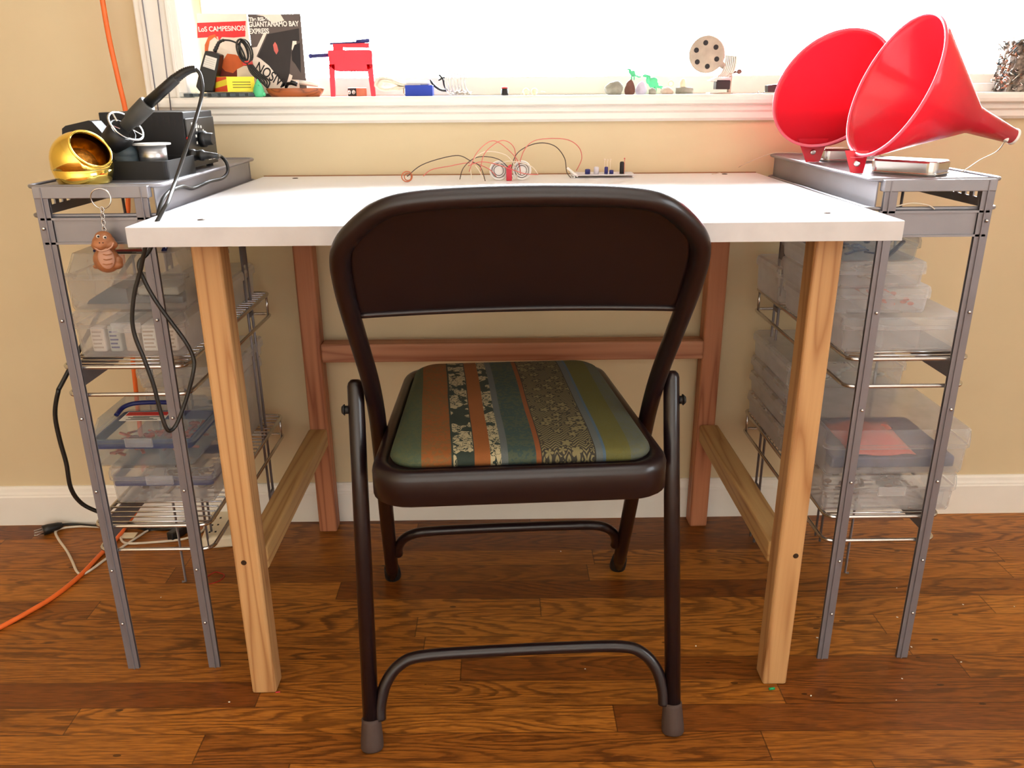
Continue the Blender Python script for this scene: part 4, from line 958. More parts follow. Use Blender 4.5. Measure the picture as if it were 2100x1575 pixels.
# printed cards leaning at the back
def quad_poly(bm, pts, y, mi): prism(bm, [P(u, v, Y=y) for u, v in pts], (0, -.0002, 0), mi)
YC = 1.668
def card(label, u0, u1, v0, col, vb=194):
    a, b = P(u0, v0, Y=YC), P(u1, v0, Y=YC)
    t = thing('printed_card', label, 'card', ((a.x+b.x)/2, YC, SL), group='printed cards on the sill')
    bm = BM(); box(bm, a.x, b.x, YC, YC+.0008, SL, a.z); part('card', bm, col, t)
    return t
t = card('white printed card with a red banner lettered LOS CAMPESINOS! on the sill', 403, 506, 28, 'cream')
bm = BM(); quad_poly(bm, [(404, 47), (504, 43), (503, 75), (480, 77), (455, 76), (449, 84), (447, 75), (405, 78)], YC-.0002, 0); part('banner', bm, 'banner', t, 'red banner')
p = P(407, 65, Y=YC-.0006); text('lettering', 'LoS CAMPESiNOS!', .0120, front_m(p, -.02), 'paper', t, .93, .0002, .0002)
bm = BM(); quad_poly(bm, [(420, 130), (420, 92), (428, 74), (441, 70), (447, 82), (440, 76), (430, 84), (427, 100), (427, 130)], YC-.0003, 0)
quad_poly(bm, [(455, 128), (466, 110), (483, 112), (494, 118), (500, 135), (486, 142), (478, 150), (462, 146), (452, 135)], YC-.0003, 0); part('artwork', bm, 'oprint', t, 'orange shapes')
bm = BM(); quad_poly(bm, [(440, 150), (455, 136), (470, 148), (486, 142), (487, 178), (440, 178)], YC-.00025, 0); part('artwork', bm, 'dprint', t, 'dark red shape')
t = card('dark grey printed card lettered GUANTANAMO BAY EXPRESS on the sill', 508, 616, 29, 'gprint')
yy = YC-.0003
bm = BM(); quad_poly(bm, [(508, 99), (527, 96), (541, 67), (548, 66), (526, 116), (600, 155), (598, 163), (614, 164), (615, 192), (508, 192)], yy, 0); quad_poly(bm, [(575, 29), (583, 42), (560, 48), (540, 33), (525, 31), (550, 29)], yy, 0); quad_poly(bm, [(600, 84), (608, 82), (608, 98), (603, 110), (598, 100)], yy, 0); part('artwork', bm, 'cream', t, 'pale shapes')
bm = BM(); quad_poly(bm, [(549, 70), (613, 58), (614, 84), (600, 84), (596, 120), (594, 150), (586, 178), (552, 135), (529, 116)], yy-.0001, 0); part('artwork', bm, 'kprint', t, 'dark panel')
bm = BM(); quad_poly(bm, [(560, 92), (564, 86), (568, 92), (571, 104), (567, 112), (562, 104)], yy-.0003, 0); part('artwork', bm, 'pinkbag', t, 'small pink oval')
bm = BM(); quad_poly(bm, [(604, 92), (615, 88), (617, 150), (606, 132), (599, 124), (598, 108)], yy-.0003, 0); part('artwork', bm, 'hole', t, 'black foliage shape')
for s, u, v, sz, xs in (('The RSI-64', 511, 43, .0085, 1.), ('GUANTANAMO BAY', 510, 55, .0122, .82), ('EXPRESS', 511, 69, .0122, .82)):
    text('lettering', s, sz, front_m(P(u, v, Y=YC-.0009), -.01), 'paper', t, xs, .0002, .0004)
text('lettering', 'NOSIVM', .026, front_m(P(521, 143, Y=YC-.0009), math.radians(34)), 'hole', t, .72, .0002, .0003)

bm = BM(); a, b = S(389, 190, 1.66), S(531, 190, 1.66); 
t = thing('cassette_case', 'flat dark clear plastic case lying at the left end of the sill', 'case', ((a.x+b.x)/2, 1.67, SL))
box(bm, a.x, b.x-.004, 1.606, 1.662, SL, SL+.0095, .001); part('case', bm, 'clearb', t)
bm = BM(); 
for k in range(8): box(bm, a.x+.006+k*.017, a.x+.006+k*.017+.011, 1.610, 1.658, SL+.0015, SL+.0075, .0005)
part('insert', bm, 'slate', t, 'dark insert')
# adapter
zt = SL+.0096
t = thing('power_adapter', 'black wall adapter with white rating label standing on the dark case', 'power adapter', (S(435, 190, 1.67).x, 1.67, zt))
def A_(u, v, y=1.632): return P(u, v, Y=y)
lowr = A_(421, 186)
bm = BM(); prism(bm, [V((A_(u, v).x, 1.632, max(A_(u, v).z, zt))) for u, v in ((410, 189), (401, 178), (411, 134), (420, 104), (433, 105), (451, 112), (446, 142), (437, 190))], (0, .026, 0)); body = part('body', bm, 'black', t)
bmm = body.modifiers.new('b', 'BEVEL'); bmm.width = .002; bmm.segments = 2
bm = BM(); prism(bm, [A_(u, v, 1.6315) for u, v in ((422, 113), (445, 120), (440, 144), (416, 136))], (0, .0004, 0)); lb = part('rating_label', bm, 'paper', body, 'white rating label')
bm = BM()
for k in range(5):
    a, b = A_(421.5-k*1.1, 118+k*4.1, 1.6311), A_(442-k*1.1, 124.6+k*4.1, 1.6311); bar(bm, a, b, .0006, .0002)
part('label_print', bm, 'ink', lb)
loopp = [(440, 106), (445, 95), (450, 86), (460, 82), (475, 84), (490, 92), (500, 110), (505, 128), (512, 150), (530, 165), (545, 175), (552, 184)]
bm = BM(); tube(bm, spline([A_(u, v, 1.645) for u, v in loopp[:4]], 4), [.0035-.0015*i/12+(.0008 if i % 2 else 0) for i in range(13)], 8); part('strain_relief', bm, 'black', body)
bm = BM(); pts = [A_(u, v, 1.645) for u, v in loopp[3:8]]; tube(bm, spline(pts, 6), .0016, 8)
for k, (cx_, cy_, rx, ry_) in enumerate(((500, 105, 13, 25), (497, 103, 11, 22), (503, 106, 10, 24), (499, 106, 8, 20), (505, 104, 12, 23))):
    lp = []
    for j in range(20):
        a = 2*PI*j/20; lp.append(A_(cx_+rx*math.cos(a)+.25*(ry_*math.sin(a)), cy_+ry_*math.sin(a), 1.634+.004*k))
    tube(bm, lp, .0016, 6, closed=True)
for k in range(5):
    tube(bm, spline([A_(506+k*2, 128, 1.634+.004*k), A_(514+k*4, 148, 1.634+.004*k), A_(528+k*6, 162+k, 1.636+.003*k), A_(538+k*3, 170+k*2, 1.638), A_(548, 180, 1.638)], 4), .0016, 6)
part('cable', bm, 'bcord', body)
bm = BM(); bar(bm, A_(500, 131, 1.642), A_(516, 128, 1.642), .007, .018, .001, up=(0, 1, 0)); part('cable_tie', bm, 'red', body, 'red tie around the coiled cable')

# yellow and red carton
t = thing('carton', 'small yellow and red carton lying on the dark case', 'carton', (S(478, 190, 1.65).x, 1.65, zt))
a, b, c = A_(434, 182, 1.650), A_(467, 185, 1.612), A_(524, 188, 1.630)
for p in (a, b, c): p.z = zt
d = a+(c-b); h = V((0, 0, .0265))
bm = BM(); vs = [a, b, c, d]; prism(bm, vs, h); part('carton_body', bm, 'yellow', t)
n_ = V((b-a).y and ((b-a).y, -(b-a).x, 0)).normalized(); off = n_*.0002
if off.dot(V((-1, -1, 0))) < 0: off = -off
L1 = b-a
bm = BM(); prism(bm, [a+h*.98, a+h*.55, b+h*.85, b+h*.98], off); prism(bm, [a+h*.02, b+h*.02, b+h*.45, a+h*.18], off); part('print', bm, 'ored', t, 'red printed wedges')
off2 = V((0, -.0003, 0)); L2 = c-b
bm = BM()
for k in range(3): prism(bm, [b+L2*.2+h*(.62-.17*k), b+L2*.85+h*(.62-.17*k), b+L2*.85+h*(.66-.17*k), b+L2*.2+h*(.66-.17*k)], off2)
part('print', bm, 'ink', t, 'lines of small print')
# green squeeze toy
c = V((S(531, 190, 1.618).x, 1.618, SL)); bm = BM()
lathe(bm, [(.006, 0), (.0098, .003), (.0105, .009), (.009, .016), (.0070, .021), (.0050, .025), (.0022, .029), (0, .0325)], 20, Matrix.Translation(c)); ball(bm, c+V((-.008, -.002, .006)), .004, n=6); ball(bm, c+V((.009, -.001, .005)), .004, n=6)
for s in (-1, 1): ball(bm, c+V((s*.003, -.0065, .021)), .0018, n=6)
solo('green_toy', bm, 'green', 'small mint green rubber figure in front of the dark case', 'toy')
# wooden bowl
xa, xb = S(546, 190, 1.637).x, S(666, 190, 1.637).x; c = V(((xa+xb)/2, 1.637, SL)); w = (xb-xa)/2
bm = BM(); pr = [(w*.80, 0), (w*.84, .001), (w*.93, .007), (w, .0145), (w*.98, .0155), (w*.88, .0080), (w*.75, .004), (0, .003)]
lathe(bm, pr, 40, Matrix.Translation(c) @ Matrix.Diagonal((1, .44, 1, 1))); solo('wooden_dish', bm, 'bowl', 'shallow reddish wooden dish left of the red toy press', 'dish')
bm = BM(); tube(bm, [S(614, 169, 1.64), S(640, 172, 1.64), S(652, 176, 1.64)], [.0042, .0042, .002], 12); solo('white_marker', bm, 'whitep', 'white marker lying across the wooden dish', 'marker')
bm = BM(); tube(bm, [S(588, 172, 1.64), S(596, 171, 1.64), S(597, 169, 1.64), S(609, 173, 1.64)], [.003, .003, .0045, .004], 10); box(bm, S(583, 175, 1.64).x, S(612, 175, 1.64).x, 1.630, 1.648, SL+.006, SL+.0145, .002); solo('black_clip', bm, 'black', 'black metal clip in the wooden dish', 'clip')
# red toy press
t = thing('toy_press', 'red plastic four-legged toy press with black rods on the sill', 'toy', (S(722, 190, 1.68).x, 1.68, SL))
ya, yb2 = 1.662, 1.702
def T_(u, v, y=ya): return P(u, v, Y=y)
bm = BM(); prism(bm, [T_(u, v) for u, v in ((672, 106), (674, 103), (758, 102), (763, 105), (764, 136), (755, 146), (690, 146), (676, 136))], (0, .04, 0)); part('body', bm, 'cred', t)
for (u0, v0, u1, u2) in ((674, 132, 678, 687), (752, 132, 761, 770)):
    for yk in (ya, yb2-.006):
        bm = BM(); a = T_(u0, v0, yk); b = T_(u0+12, v0, yk); x1_, x2_ = T_(u1, 192, yk).x, T_(u2, 192, yk).x
        prism(bm, [a, b, V((x2_, yk, SL)), V((x1_, yk, SL))], (0, .006, 0)); part('leg', bm, 'cred', t)
bm = BM(); prism(bm, [T_(u, v, 1.672) for u, v in ((682, 90), (757, 88), (757, 98), (704, 97), (703, 103), (683, 103))], (0, .02, 0)); part('carriage', bm, 'cred', t)
bm = BM(); tube(bm, [T_(676, 90, 1.675), T_(730, 87.5, 1.675), T_(731, 85.5, 1.675), T_(758, 83, 1.675)], [.0020, .0020, .0036, .0036], 10); part('rod', bm, 'navy', t, 'dark upper rod')
bm = BM(); a, b = T_(637, 115, 1.68), T_(675, 113, 1.68); tube(bm, [a, b], .0036, 10); ball(bm, a, .0046, n=6); part('rod', bm, 'navy', t, 'dark side rod')
bm = BM()
for u in (721, 727): a = T_(u, 145); b = T_(u, 153); tube(bm, [a, b], .0011, 6)
part('hook', bm, 'dprint', t)
# 9V battery
t = thing('battery', 'square black and copper battery lying under the red toy press', 'battery', (S(729, 190, 1.69).x, 1.69, SL))
xa, xb = S(708, 185, 1.655).x, S(731, 185, 1.655).x
mtx = Matrix.Translation(((xa+xb)/2, 1.668, SL)) @ Matrix.Rotation(math.radians(-32), 4, 'Z')
bm = BM(); w = (xb-xa)/2*1.02; box(bm, -w, w, 0, .030, 0, .0155, .001, mtx=mtx); part('body', bm, 'copper', t)
bm = BM(); box(bm, -w+.0004, w-.0004, -.0005, .0005, .0008, .0148, .0003, mtx=mtx); part('end_plate', bm, 'hole', t)
for s in (-1, 1):
    bm = BM(); lathe(bm, [(.004, -.0003), (.004, .002), (.0025, .002), (.0022, .0008), (0, .0008)], 14, mtx @ axm((s*w*.5, -.0005, .0078), (0, -1, 0))); part('terminal', bm, 'chrome', t)
# rope bundle with blue sleeve
t = thing('rope_bundle', 'looped white cord bundle held by a blue card sleeve on the sill', 'cord', (S(825, 190, 1.67).x, 1.67, SL))
bm = BM()
for k in range(8):
    y = 1.655+.0045*(k % 4); q = k/7
    pts = [(862, 180-4*q, y), (835, 182-5*q, y), (810, 184-6*q, y), (785+8*q, 185-4*q, y), (769+14*q, 176, y), (779+10*q, 160+9*q, y), (800+6*q, 162+9*q, y), (825, 172+4*q, y), (862, 174+3*q, y)]
    tube(bm, spline([P(u, min(v, 187), Y=yy_) for u, v, yy_ in pts], 4), .0019, 6)
for v in bm.verts: v.co.z = max(v.co.z, SL+.0002)
part('cord', bm, 'rope', t)
bm = BM(); a, b = S(826, 190, 1.65).x, S(842, 190, 1.65).x; box(bm, a, b, 1.652, 1.677, SL+.0012, SL+.016, .003); part('tie', bm, 'tin', t, 'silver tie')
bm = BM(); a, b = S(831, 190, 1.645).x, S(887, 190, 1.645).x; box(bm, a, b, 1.645, 1.683, SL, SL+.0195, .0006); part('sleeve', bm, 'cobalt', t, 'blue card sleeve')
bm = BM(); box(bm, S(832, 190, 1.66).x, S(882, 190, 1.66).x, 1.652, 1.678, SL+.0196, SL+.0285, .004); part('plug', bm, 'whitep', t, 'white plug block')
bm = BM(); tube(bm, spline([S(882, 164), S(890, 175), S(903, 184), S(915, 186)], 5), .0022, 8); tube(bm, spline([S(917, 186), S(911, 175), S(908, 162), S(900, 153)], 5), .0018, 8); bar(bm, S(899, 165), S(911, 158), .008, .003, .001)
for v in bm.verts: v.co.z = max(v.co.z, SL+.0002)
solo('plier_clip', bm, 'black', 'small black spring clip right of the blue sleeve', 'clip')
for k in range(7):
    u = 912+k*6.5; bm = BM(); x = .15
    tube(bm, spline([V((S(u+14, 186).x, 1.675, SL+.002)), V((S(u+4, 180).x, 1.677, SL+.008+.001*k)), S(u, 160-k, 1.68), S(u+6-2*k*.3, 140+k*2, 1.682)], 6), [.0012]*18+[.0006], 6)
    solo('bent_fork', bm, 'chrome', 'thin bright wire stem in the clump right of the blue sleeve', 'wire', group='bright wire stems on the sill')
scatter('metal_bits', 'small heap of metal bits under the bright wire stems', 'parts', S(918, 188).x, S(972, 188).x, 1.66, 1.69, SL, 'brush', 26, .005, .006)
# cap
t = thing('bottle_cap', 'small black cap with red top standing mid sill', 'cap', (S(1035, 190, 1.65).x, 1.65, SL))
bm = BM(); c = V((S(1035, 190, 1.65).x, 1.65, SL)); lathe(bm, [(.0075, 0), (.0072, .001), (.0062, .0125)], 20, Matrix.Translation(c)); part('body', bm, 'black', t)
bm = BM(); lathe(bm, [(.0064, .0125), (.0062, .0145), (.005, .015)], 20, Matrix.Translation(c)); part('top', bm, 'red', t, 'red top')
for u, lb in ((1079, 'left pale round bead right of the black cap'), (1096, 'right pale round bead with a wire tail')):
    bm = BM(); c = V((S(u, 190, 1.66).x, 1.66, SL+.0066)); ball(bm, c, .0066, (1, 1, 1), 10)
    if u > 1090: tube(bm, [c+V((.006, 0, -.001)), c+V((.016, 0, .0005)), c+V((.022, 0, -.002))], .0006, 5)
    else: tube(bm, [c+V((-.006, 0, 0)), c+V((-.012, 0, -.0062))], .0006, 5)
    solo('bead', bm, 'shell', lb, 'bead', group='round beads on the sill')
# stones and little creatures
def blob(name, label, cat, u0, u1, vt, mt, y=1.665, seed=1, flat=.8, grp=None):
    a, b = S(u0, 188, y).x, S(u1, 188, y).x; zt_ = S((u0+u1)/2, vt, y).z; w = (b-a)/2; h = max(zt_-SL, .004)
    bm = BM(); bmesh.ops.create_icosphere(bm, subdivisions=3, radius=1.); rnd = random.Random(seed); ph = [rnd.uniform(0, 6) for _ in range(6)]
    for v in bm.verts:
        n = v.co.normalized(); f = 1+.10*math.sin(3*n.x+ph[0])+.08*math.sin(4*n.y+ph[1]+2*n.z)+.05*math.sin(7*n.x+5*n.z+ph[2])
        v.co = V((n.x*f*w*.95, n.y*f*w*flat, max(n.z*f, -.55)*h*.62))
    zmin = min(v.co.z for v in bm.verts); 
    for v in bm.verts: v.co += V(((a+b)/2, y, SL-zmin))
    for f in bm.faces: f.smooth = True
    return solo(name, bm, mt, label, cat, grp)
blob('pebble', 'grey pebble leftmost in the row of stones right of the beads', 'stone', 1239, 1277, 166, 'stone', seed=2, grp='stones on the sill')
blob('rock', 'brown rough rock under the small green dinosaur', 'stone', 1279, 1303, 162, 'rust', seed=3, grp='stones on the sill')
blob('sea_shell', 'pale lilac domed shell between the two green dinosaurs', 'shell', 1302, 1328, 168, 'lilac', seed=4)
blob('pebble', 'small grey pebble below the larger green dinosaur', 'stone', 1330, 1347, 179, 'stone', y=1.645, seed=5, grp='stones on the sill')
blob('clay_piece', 'flat tan clay piece right of the larger green dinosaur', 'stone', 1355, 1381, 177, 'beige', seed=6, grp='stones on the sill')
bm = BM(); tube(bm, [V((S(1382, 184).x, 1.665, SL+.0062)), V((S(1400, 184).x, 1.665, SL+.0066)), V((S(1417, 184).x, 1.665, SL+.0062))], [.0058, .0064, .0055], 14); solo('grey_roll', bm, 'stone', 'grey rolled cylinder at the right end of the stones', 'roll')
bm = BM(); c = S(1376, 171, 1.672); tube(bm, [c+V((.0048*math.cos(a), 0, .0048*math.sin(a))) for a in [2*PI*k/18 for k in range(18)]], .0013, 8, closed=True); tube(bm, [c+V((0, 0, -.0048)), V((c.x, c.y, SL+.0062))], .001, 6); solo('small_ring', bm, 'shell', 'tiny pale ring standing on the tan clay piece', 'ring')
def minidino(label, u, vt, vb, sc, y, zb, flip=1):
    c = V((S(u, 180, y).x, y, zb)); bm = BM(); s = sc
    B = [((0, 0, .45), .17, (1.5, .8, 1)), ((-.26*flip, 0, .68), .11, (1.2, 1, 2.0)), ((-.42*flip, 0, .86), .09, (1.6, .8, .8)), ((.30*flip, 0, .34), .10, (1.8, .7, .7)), ((.54*flip, 0, .24), .07, (2.6, .8, .8)), ((-.1, .08, .18), .08, (.8, .8, 2.6)), ((.1, -.08, .18), .08, (.8, .8, 2.6)), ((.1, -.08, .02), .05, (1.6, 1, .5)), ((-.1, .08, .02), .05, (1.6, 1, .5)), ((0, 0, .62), .13, (1.5, .6, 1.3))]
    for p, r, k in B: ball(bm, c+V(p)*s, r*s, k, 8)
    o = solo('toy_dinosaur', bm, 'green', label, 'toy', 'green toy dinosaurs on the sill'); q = o.modifiers.new('skin', 'REMESH'); q.mode = 'VOXEL'; q.voxel_size = s*.022; q.use_smooth_shade = True
    return o
minidino('small green dinosaur standing on the brown rock', 1297, 145, 163, .022, 1.665, S(1290, 164, 1.665).z)
minidino('larger green dinosaur walking left, by the pale lilac shell', 1340, 142, 172, .040, 1.70, SL, 1)
blob('tiny_snail', 'small pale yellow snail shell on the grey roll', 'shell', 1391, 1407, 176, 'shell', y=1.672, seed=8)
bpy.data.objects['tiny_snail'].location.z = SL+.0125
# six-hole disc lamp on ribbed fan
t = thing('disc_ornament', 'tan metal disc with six holes leaning on a ribbed fan stand on the sill', 'ornament', (S(1478, 190, 1.67).x, 1.67, SL))
dc = S(1449, 112, 1.655); dn = V((-.38, -.9, -.12)).normalized(); m_ = axm(dc, -dn)
bm = BM(); r = .0335; lathe(bm, [(0, 0), (r*.95, 0), (r, .001), (r, .0095), (r*.96, .011), (0, .011)], 40, m_, smooth=False); ds = part('disc', bm, 'disc', t)
for k in range(6):
    a = 2*PI*k/6+.35; q = m_ @ V((.021*math.cos(a), .021*math.sin(a), -.0003)); bm = BM(); cyl(bm, q, q-dn*.002, .0047, 16); part('hole', bm, 'hole', ds)
bm = BM(); cyl(bm, dc-dn*.011, S(1490, 140, 1.672), .006, 14)
part('stem', bm, 'disc', t)
for k in range(7):
    bm = BM(); u = 1488+k*3.7; tube(bm, spline([S(u, 113+k*.4, 1.672), S(u-1, 130, 1.668), S(u-6, 146, 1.664), S(u-16, 158, 1.660)], 5), .0018, 8); part('rib', bm, 'brush', t)
bm = BM(); prism(bm, [S(u, v, 1.655) for u, v in ((1456, 165), (1470, 158), (1482, 160), (1500, 158), (1498, 166), (1466, 167))], (0, .02, 0)); part('shell_plate', bm, 'tin', t)
bm = BM(); a, b = S(1469, 170, 1.655), S(1497, 182, 1.655); box(bm, a.x, b.x, 1.655, 1.677, b.z-.001, S(1469, 163, 1.655).z, .001); part('block', bm, 'black', t)
bm = BM(); a, b = S(1455, 184, 1.655), S(1503, 186, 1.655); box(bm, a.x, b.x, 1.650, 1.684, SL, SL+.0028, .0008); box(bm, S(1494, 180, 1.66).x, S(1500, 180, 1.66).x, 1.66, 1.672, SL+.002, S(1494, 150, 1.66).z, .001); part('base', bm, 'disc', t)
bm = BM(); tube(bm, [S(1502, 150, 1.668), S(1510, 147, 1.668)], .0022, 8); ball(bm, S(1516, 147, 1.668), .0052, (1, 1, .9), 8); part('knob', bm, 'rust', t)
bm = BM(); prism(bm, [V((S(u, v, 1.68).x, 1.68, max(S(u, v, 1.68).z, SL))) for u, v in ((1575, 189), (1575, 175), (1600, 172), (1612, 174), (1612, 189))], (0, .02, 0)); solo('black_block', bm, 'black', 'small black block peeking out left of the far funnel', 'block')
for u, v, lb in ((1549, 186, 'tiny screw left of the black block'), (1561, 186, 'tiny screw nearest the black block')):
    bm = BM(); c = V((S(u, v, 1.66).x, 1.66, SL)); cyl(bm, c+V((0, 0, .0015)), c+V((.006, 0, .0015)), .0009, 6); cyl(bm, c+V((.006, 0, .002)), c+V((.0073, 0, .002)), .002, 8); solo('tiny_screw', bm, 'chrome', lb, 'screw', group='tiny screws on the sill')
# right end: plate and tangled metal block
bm = BM(); a, b = S(1978, 188, 1.70), S(2032, 188, 1.70); box(bm, a.x, b.x, 1.69, 1.71, SL, SL+.0165, .002); solo('cream_block', bm, 'whitep', 'cream flat block between the front funnel spout and the scrap block', 'block')
t = thing('scrap_block', 'tall block of tangled grey metal scraps at the right end of the sill', 'sculpture', (S(2070, 190, 1.68).x, 1.68, SL))
rnd = random.Random(5); xa, xb = S(2042, 190, 1.68).x, S(2130, 190, 1.68).x; zt2 = S(2080, 80, 1.68).z
bm = BM(); box(bm, xa+.004, xb, 1.655, 1.705, SL, zt2-.004)
bmesh.ops.subdivide_edges(bm, edges=list(bm.edges), cuts=9, use_grid_fill=True)
for v in bm.verts:
    if v.co.z > SL+.001: v.co += V((rnd.uniform(-.004, .004), rnd.uniform(-.004, .004), rnd.uniform(-.004, .004)))
    v.co.x += .10*(v.co.z-SL)*(1 if v.co.x < (xa+xb)/2 else 0)
part('core', bm, 'wool', t)
bm = BM()
for k in range(240):
    z = rnd.uniform(SL+.003, zt2); f = rnd.random()
    c = V((rnd.uniform(xa-.004, xb), rnd.choice((1.652, 1.656, 1.66)), z)) if f < .7 else V((xa+rnd.uniform(-.008, .004)+.1*(z-SL), rnd.uniform(1.655, 1.7), z))
    p1 = c+V((rnd.uniform(-.007, .007), rnd.uniform(-.003, .003), rnd.uniform(-.006, .006))); p2 = p1+V((rnd.uniform(-.006, .006), rnd.uniform(-.003, .003), rnd.uniform(-.006, .006)))
    for q in (p1, p2): q.z = max(q.z, SL+.002)
    tube(bm, [c, p1, p2], .0007+.0009*rnd.random(), 5, mi=rnd.choice((0, 0, 1, 2, 3)))
part('loose_scraps', bm, ['tin', 'slate', 'mess', 'copper'], t)['kind'] = 'stuff'

# ------------------------------------------------------------------ cords on wall and floor
fz = .0045
def Fl(u, v, z=fz): return P(u, v, Z=z)
def Wl(u, v, y=1.606): return P(u, v, Y=y)
oc = [V((-.76, 1.60, 2.40)), V((-.775, 1.60, 1.9)), V((-.80, 1.60, 1.5)), P(180, -190, Y=1.60), P(196, -90, Y=1.60), P(210, 0, Y=1.60), P(224, 80, Y=1.60), P(243, 165, Y=1.60), P(259, 240, Y=1.602), P(261, 330, Y=1.6035), P(262, 440, Y=1.6035), V((-.742, 1.603, .62)), V((-.755, 1.604, .45)), V((-.765, 1.604, .3)), V((-.775, 1.604, .15)), Wl(292, 1020, 1.595), Wl(280, 1046, 1.58), Fl(262, 1073, .012), Fl(240, 1104), Fl(205, 1138), Fl(165, 1180), Fl(110, 1224), Fl(55, 1257), Fl(0, 1287), Fl(-80, 1330), Fl(-180, 1400), V((-1.25, .95, fz)), V((-1.5, .6, fz)), V((-2.2, .3, fz))]
bm = BM(); tube(bm, spline(oc, 6), .0045, 10); solo('extension_cord', bm, 'orange', 'thick orange extension cord running down the wall and over the floor', 'cord')
bm = BM(); tube(bm, spline([V((-.60, 1.58, .74)), V((-.66, 1.56, .66)), V((-.725, 1.52, .57)), Wl(133, 775, 1.47), Wl(119, 805, 1.46), Wl(113, 850, 1.46), Wl(122, 900, 1.46), Wl(136, 950, 1.46), Wl(145, 1000, 1.46), Wl(165, 1030, 1.47), Wl(195, 1047, 1.48), Wl(240, 1062, 1.50), Fl(300, 1086), Fl(345, 1084), Fl(380, 1080)], 6), .0042, 10); solo('wall_cable', bm, 'bcord', 'thick black power cord curving down beside the left rack', 'cord')
t = thing('power_plug', 'black three-prong plug lying on the floor with its cord under the left rack', 'plug', Fl(108, 1085, 0))
pa, pb_ = Fl(88, 1088, .011), Fl(128, 1076, .011)
bm = BM(); tube(bm, [pa, pa.lerp(pb_, .3), pa.lerp(pb_, .8), pb_], [.011, .0108, .008, .0055], 14); part('plug_body', bm, 'black', t)
bm = BM(); dv = (pa-pb_).normalized(); sd_ = dv.cross(V((0, 0, 1)))
for s in (-1, 1): bar(bm, pa+sd_*.0055*s, pa+sd_*.0055*s+dv*.016, .0015, .006)
cyl(bm, pa+V((0, 0, -.006)), pa+V((0, 0, -.006))+dv*.018, .002, 8); part('prong', bm, 'chrome', t)
bm = BM(); tube(bm, spline([pb_, Fl(150, 1075, .006), Fl(190, 1078), Fl(235, 1080), Fl(300, 1082), Fl(350, 1081), Fl(375, 1076)], 6), .003, 8); part('cord', bm, 'bcord', t)
wc = [Fl(204, 1079), Fl(168, 1078), Fl(132, 1081), Fl(114, 1088), Fl(120, 1105), Fl(136, 1127), Fl(148, 1150), Fl(157, 1170), Fl(168, 1176), Fl(185, 1168), Fl(215, 1146), Fl(248, 1122), Fl(285, 1098), Fl(320, 1074)]
bm = BM(); tube(bm, spline([V((p.x, p.y, .0028)) for p in wc], 6), .0026, 8); solo('lamp_cord', bm, 'wcord', 'off-white cord looping on the floor left of the left rack', 'cord')
bm = BM(); tube(bm, spline([V((p.x, p.y, .0028)) for p in (Fl(246, 1098), Fl(252, 1110), Fl(270, 1113), Fl(320, 1110), Fl(370, 1105), Fl(400, 1096), Fl(418, 1084), Fl(415, 1072), Fl(395, 1068))], 6), .0026, 8); solo('lamp_cord', bm, 'wcord', 'off-white cord lying under the left rack lower shelf', 'cord')
t = thing('power_strip', 'ivory power strip standing on the floor behind the left front desk leg', 'power strip', Fl(440, 1118, 0))
bm = BM(); a, b = Fl(415, 1128, 0), Fl(468, 1126, 0); m_ = Matrix.Translation((a.x, a.y, 0)) @ Matrix.Rotation(math.radians(8), 4, 'Z'); box(bm, 0, b.x-a.x+.012, 0, .16, 0, .028, .006, mtx=m_, seg=3); part('body', bm, 'stripw', t)
bm = BM(); 
for k in range(3): box(bm, .012, .016, .02+k*.03, .026+k*.03, .0281, .0285, mtx=m_); box(bm, .024, .028, .02+k*.03, .026+k*.03, .0281, .0285, mtx=m_)
part('outlet', bm, 'hole', t)
bm = BM(); a = Fl(260, 1100, 0); box(bm, a.x-.025, a.x+.02, a.y-.01, a.y+.012, 0, .003, .0008); solo('paper_scrap', bm, 'shell', 'tan paper scrap under the left rack beside the orange cord', 'scrap')
t = thing('plug_adapter', 'dark brown plug block on the floor under the left rack', 'plug', Fl(362, 1095, 0))
bm = BM(); bar(bm, Fl(348, 1102, .010), Fl(380, 1082, .010), .018, .02, .003); part('body', bm, 'black', t)
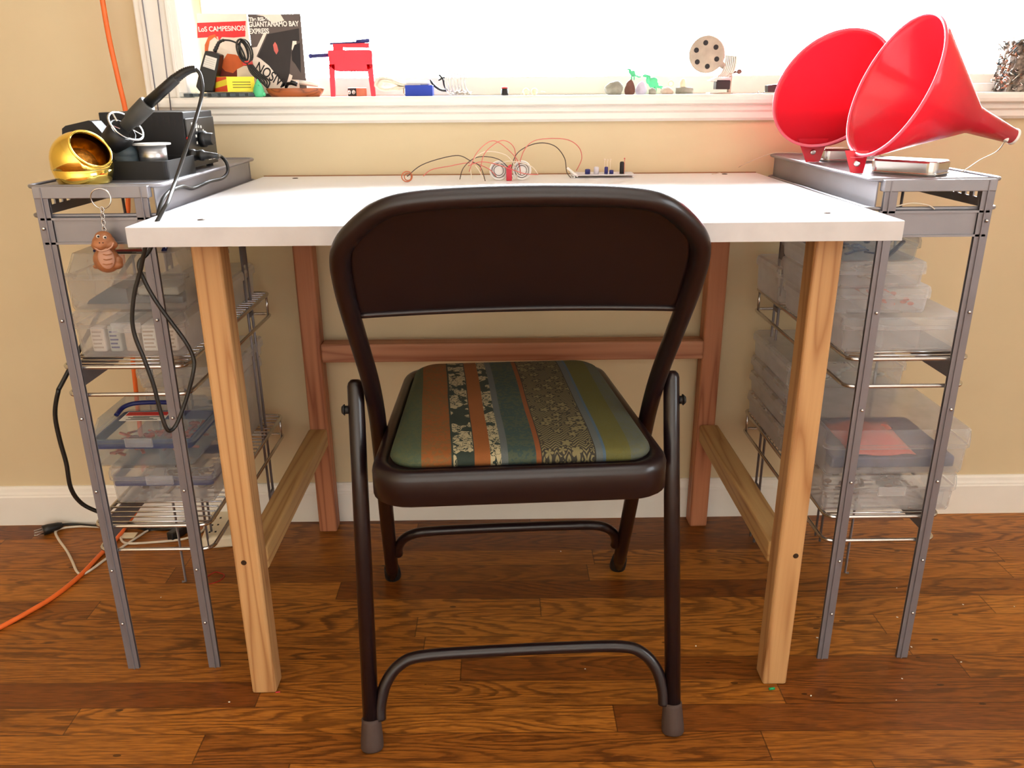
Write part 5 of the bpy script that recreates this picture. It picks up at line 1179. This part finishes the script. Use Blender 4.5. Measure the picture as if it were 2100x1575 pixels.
# rubber band and crumbs
c = Fl(440, 1185, .0011); bm = BM(); tube(bm, [c+V((.017*math.cos(a)*(1+.1*math.sin(2*a)), .020*math.sin(a)*(1+.12*math.cos(3*a)), 0)) for a in [2*PI*k/30 for k in range(30)]], .0009, 6, closed=True); solo('rubber_band', bm, 'redband', 'thin red rubber band on the floor left of the front desk leg', 'rubber band')
c = Fl(1582, 1415, 0); bm = BM(); cyl(bm, c+V((-.004, 0, .0022)), c+V((.005, .001, .0022)), .0021, 8); solo('wire_bit', bm, 'greencap', 'bright green plastic bit at the foot of the right front desk leg', 'scrap')
c = Fl(569, 1421, 0); bm = BM(); cyl(bm, c+V((-.003, 0, .0012)), c+V((.004, .001, .0012)), .0011, 6); solo('wire_bit', bm, 'cred', 'bright red wire bit at the foot of the left front desk leg', 'scrap')
crumb = None
for i, (u, v) in enumerate(((1200, 1372), (1427, 1325), (1975, 1240), (1839, 1206), (1869, 1327), (1971, 1358), (2080, 1244), (1676, 1308), (1663, 1427), (1850, 1392), (1838, 1436), (1150, 1131), (470, 1440), (330, 1225), (1840, 1266))):
    p = Fl(u, v, 0)
    if crumb is None:
        bm = BM(); bmesh.ops.create_icosphere(bm, subdivisions=1, radius=.0016)
        for w_ in bm.verts: w_.co = V((w_.co.x*1.3+p.x, w_.co.y+p.y, max(w_.co.z*.5, -.0004)+.0004))
        crumb = solo('crumb', bm, 'paper', 'tiny white crumb scattered on the oak floor', 'crumb', 'crumbs on the floor'); o = crumb
    else: o = crumb.copy(); COL.objects.link(o); o.location = (p.x, p.y, 0)
    s = .7+.5*((i*37) % 10)/10; o.scale = (s, s*.8, s); o.rotation_euler = (0, 0, i*1.3)

# ------------------------------------------------------------------ light
w = bpy.data.worlds.new('sky'); SC.world = w; w.use_nodes = True; N, L = w.node_tree.nodes, w.node_tree.links
bg = N['Background']; tcw = N.new('ShaderNodeTexCoord'); spw = N.new('ShaderNodeSeparateXYZ'); L.new(tcw.outputs['Generated'], spw.inputs[0])
rp = ramp(N, [(0., (.58, .60, .60, 1)), (.49, (.76, .8, .83, 1)), (.54, (.94, .98, 1., 1)), (1., (.84, .92, 1., 1))])
mr = N.new('ShaderNodeMapRange'); mr.inputs['From Min'].default_value = -1; L.new(spw.outputs[2], mr.inputs[0]); L.new(mr.outputs[0], rp.inputs[0]); L.new(rp.outputs[0], bg.inputs[0])
# the sun stands behind thin cloud on the window side: that half of the sky is brighter
sy = N.new('ShaderNodeMapRange'); sy.inputs['From Min'].default_value = -.2; sy.inputs['From Max'].default_value = .7; sy.inputs['To Min'].default_value = 4.6; sy.inputs['To Max'].default_value = 44.
sy.interpolation_type = 'SMOOTHSTEP'; L.new(spw.outputs[1], sy.inputs[0]); L.new(sy.outputs[0], bg.inputs[1])
def portal(loc, rot, sx_, sy_):
    l = bpy.data.lights.new('window_portal', 'AREA'); l.shape = 'RECTANGLE'; l.size = sx_; l.size_y = sy_; l.cycles.is_portal = True
    o = bpy.data.objects.new('window_portal', l); COL.objects.link(o); o.location = loc; o.rotation_euler = rot
portal(((WX0+WX1)/2, 1.80, (SZ+WZ1)/2), (-PI/2, 0, 0), WX1-WX0, WZ1-SZ)
portal((X1+.12, (RY0+RY1)/2, (RZ0+RZ1)/2), (0, PI/2, 0), RZ1-RZ0, RY1-RY0)  # sky light through the added fill window

SC.view_settings.view_transform = 'Standard'; SC.view_settings.look = 'None'; SC.view_settings.exposure = .70; SC.view_settings.gamma = 1.
SC.view_settings.use_curve_mapping = False
SC.cycles.max_bounces = 10; SC.cycles.diffuse_bounces = 5; SC.cycles.transparent_max_bounces = 32
SC.cycles.sample_clamp_indirect = 8; SC.cycles.caustics_reflective = False; SC.cycles.caustics_refractive = False
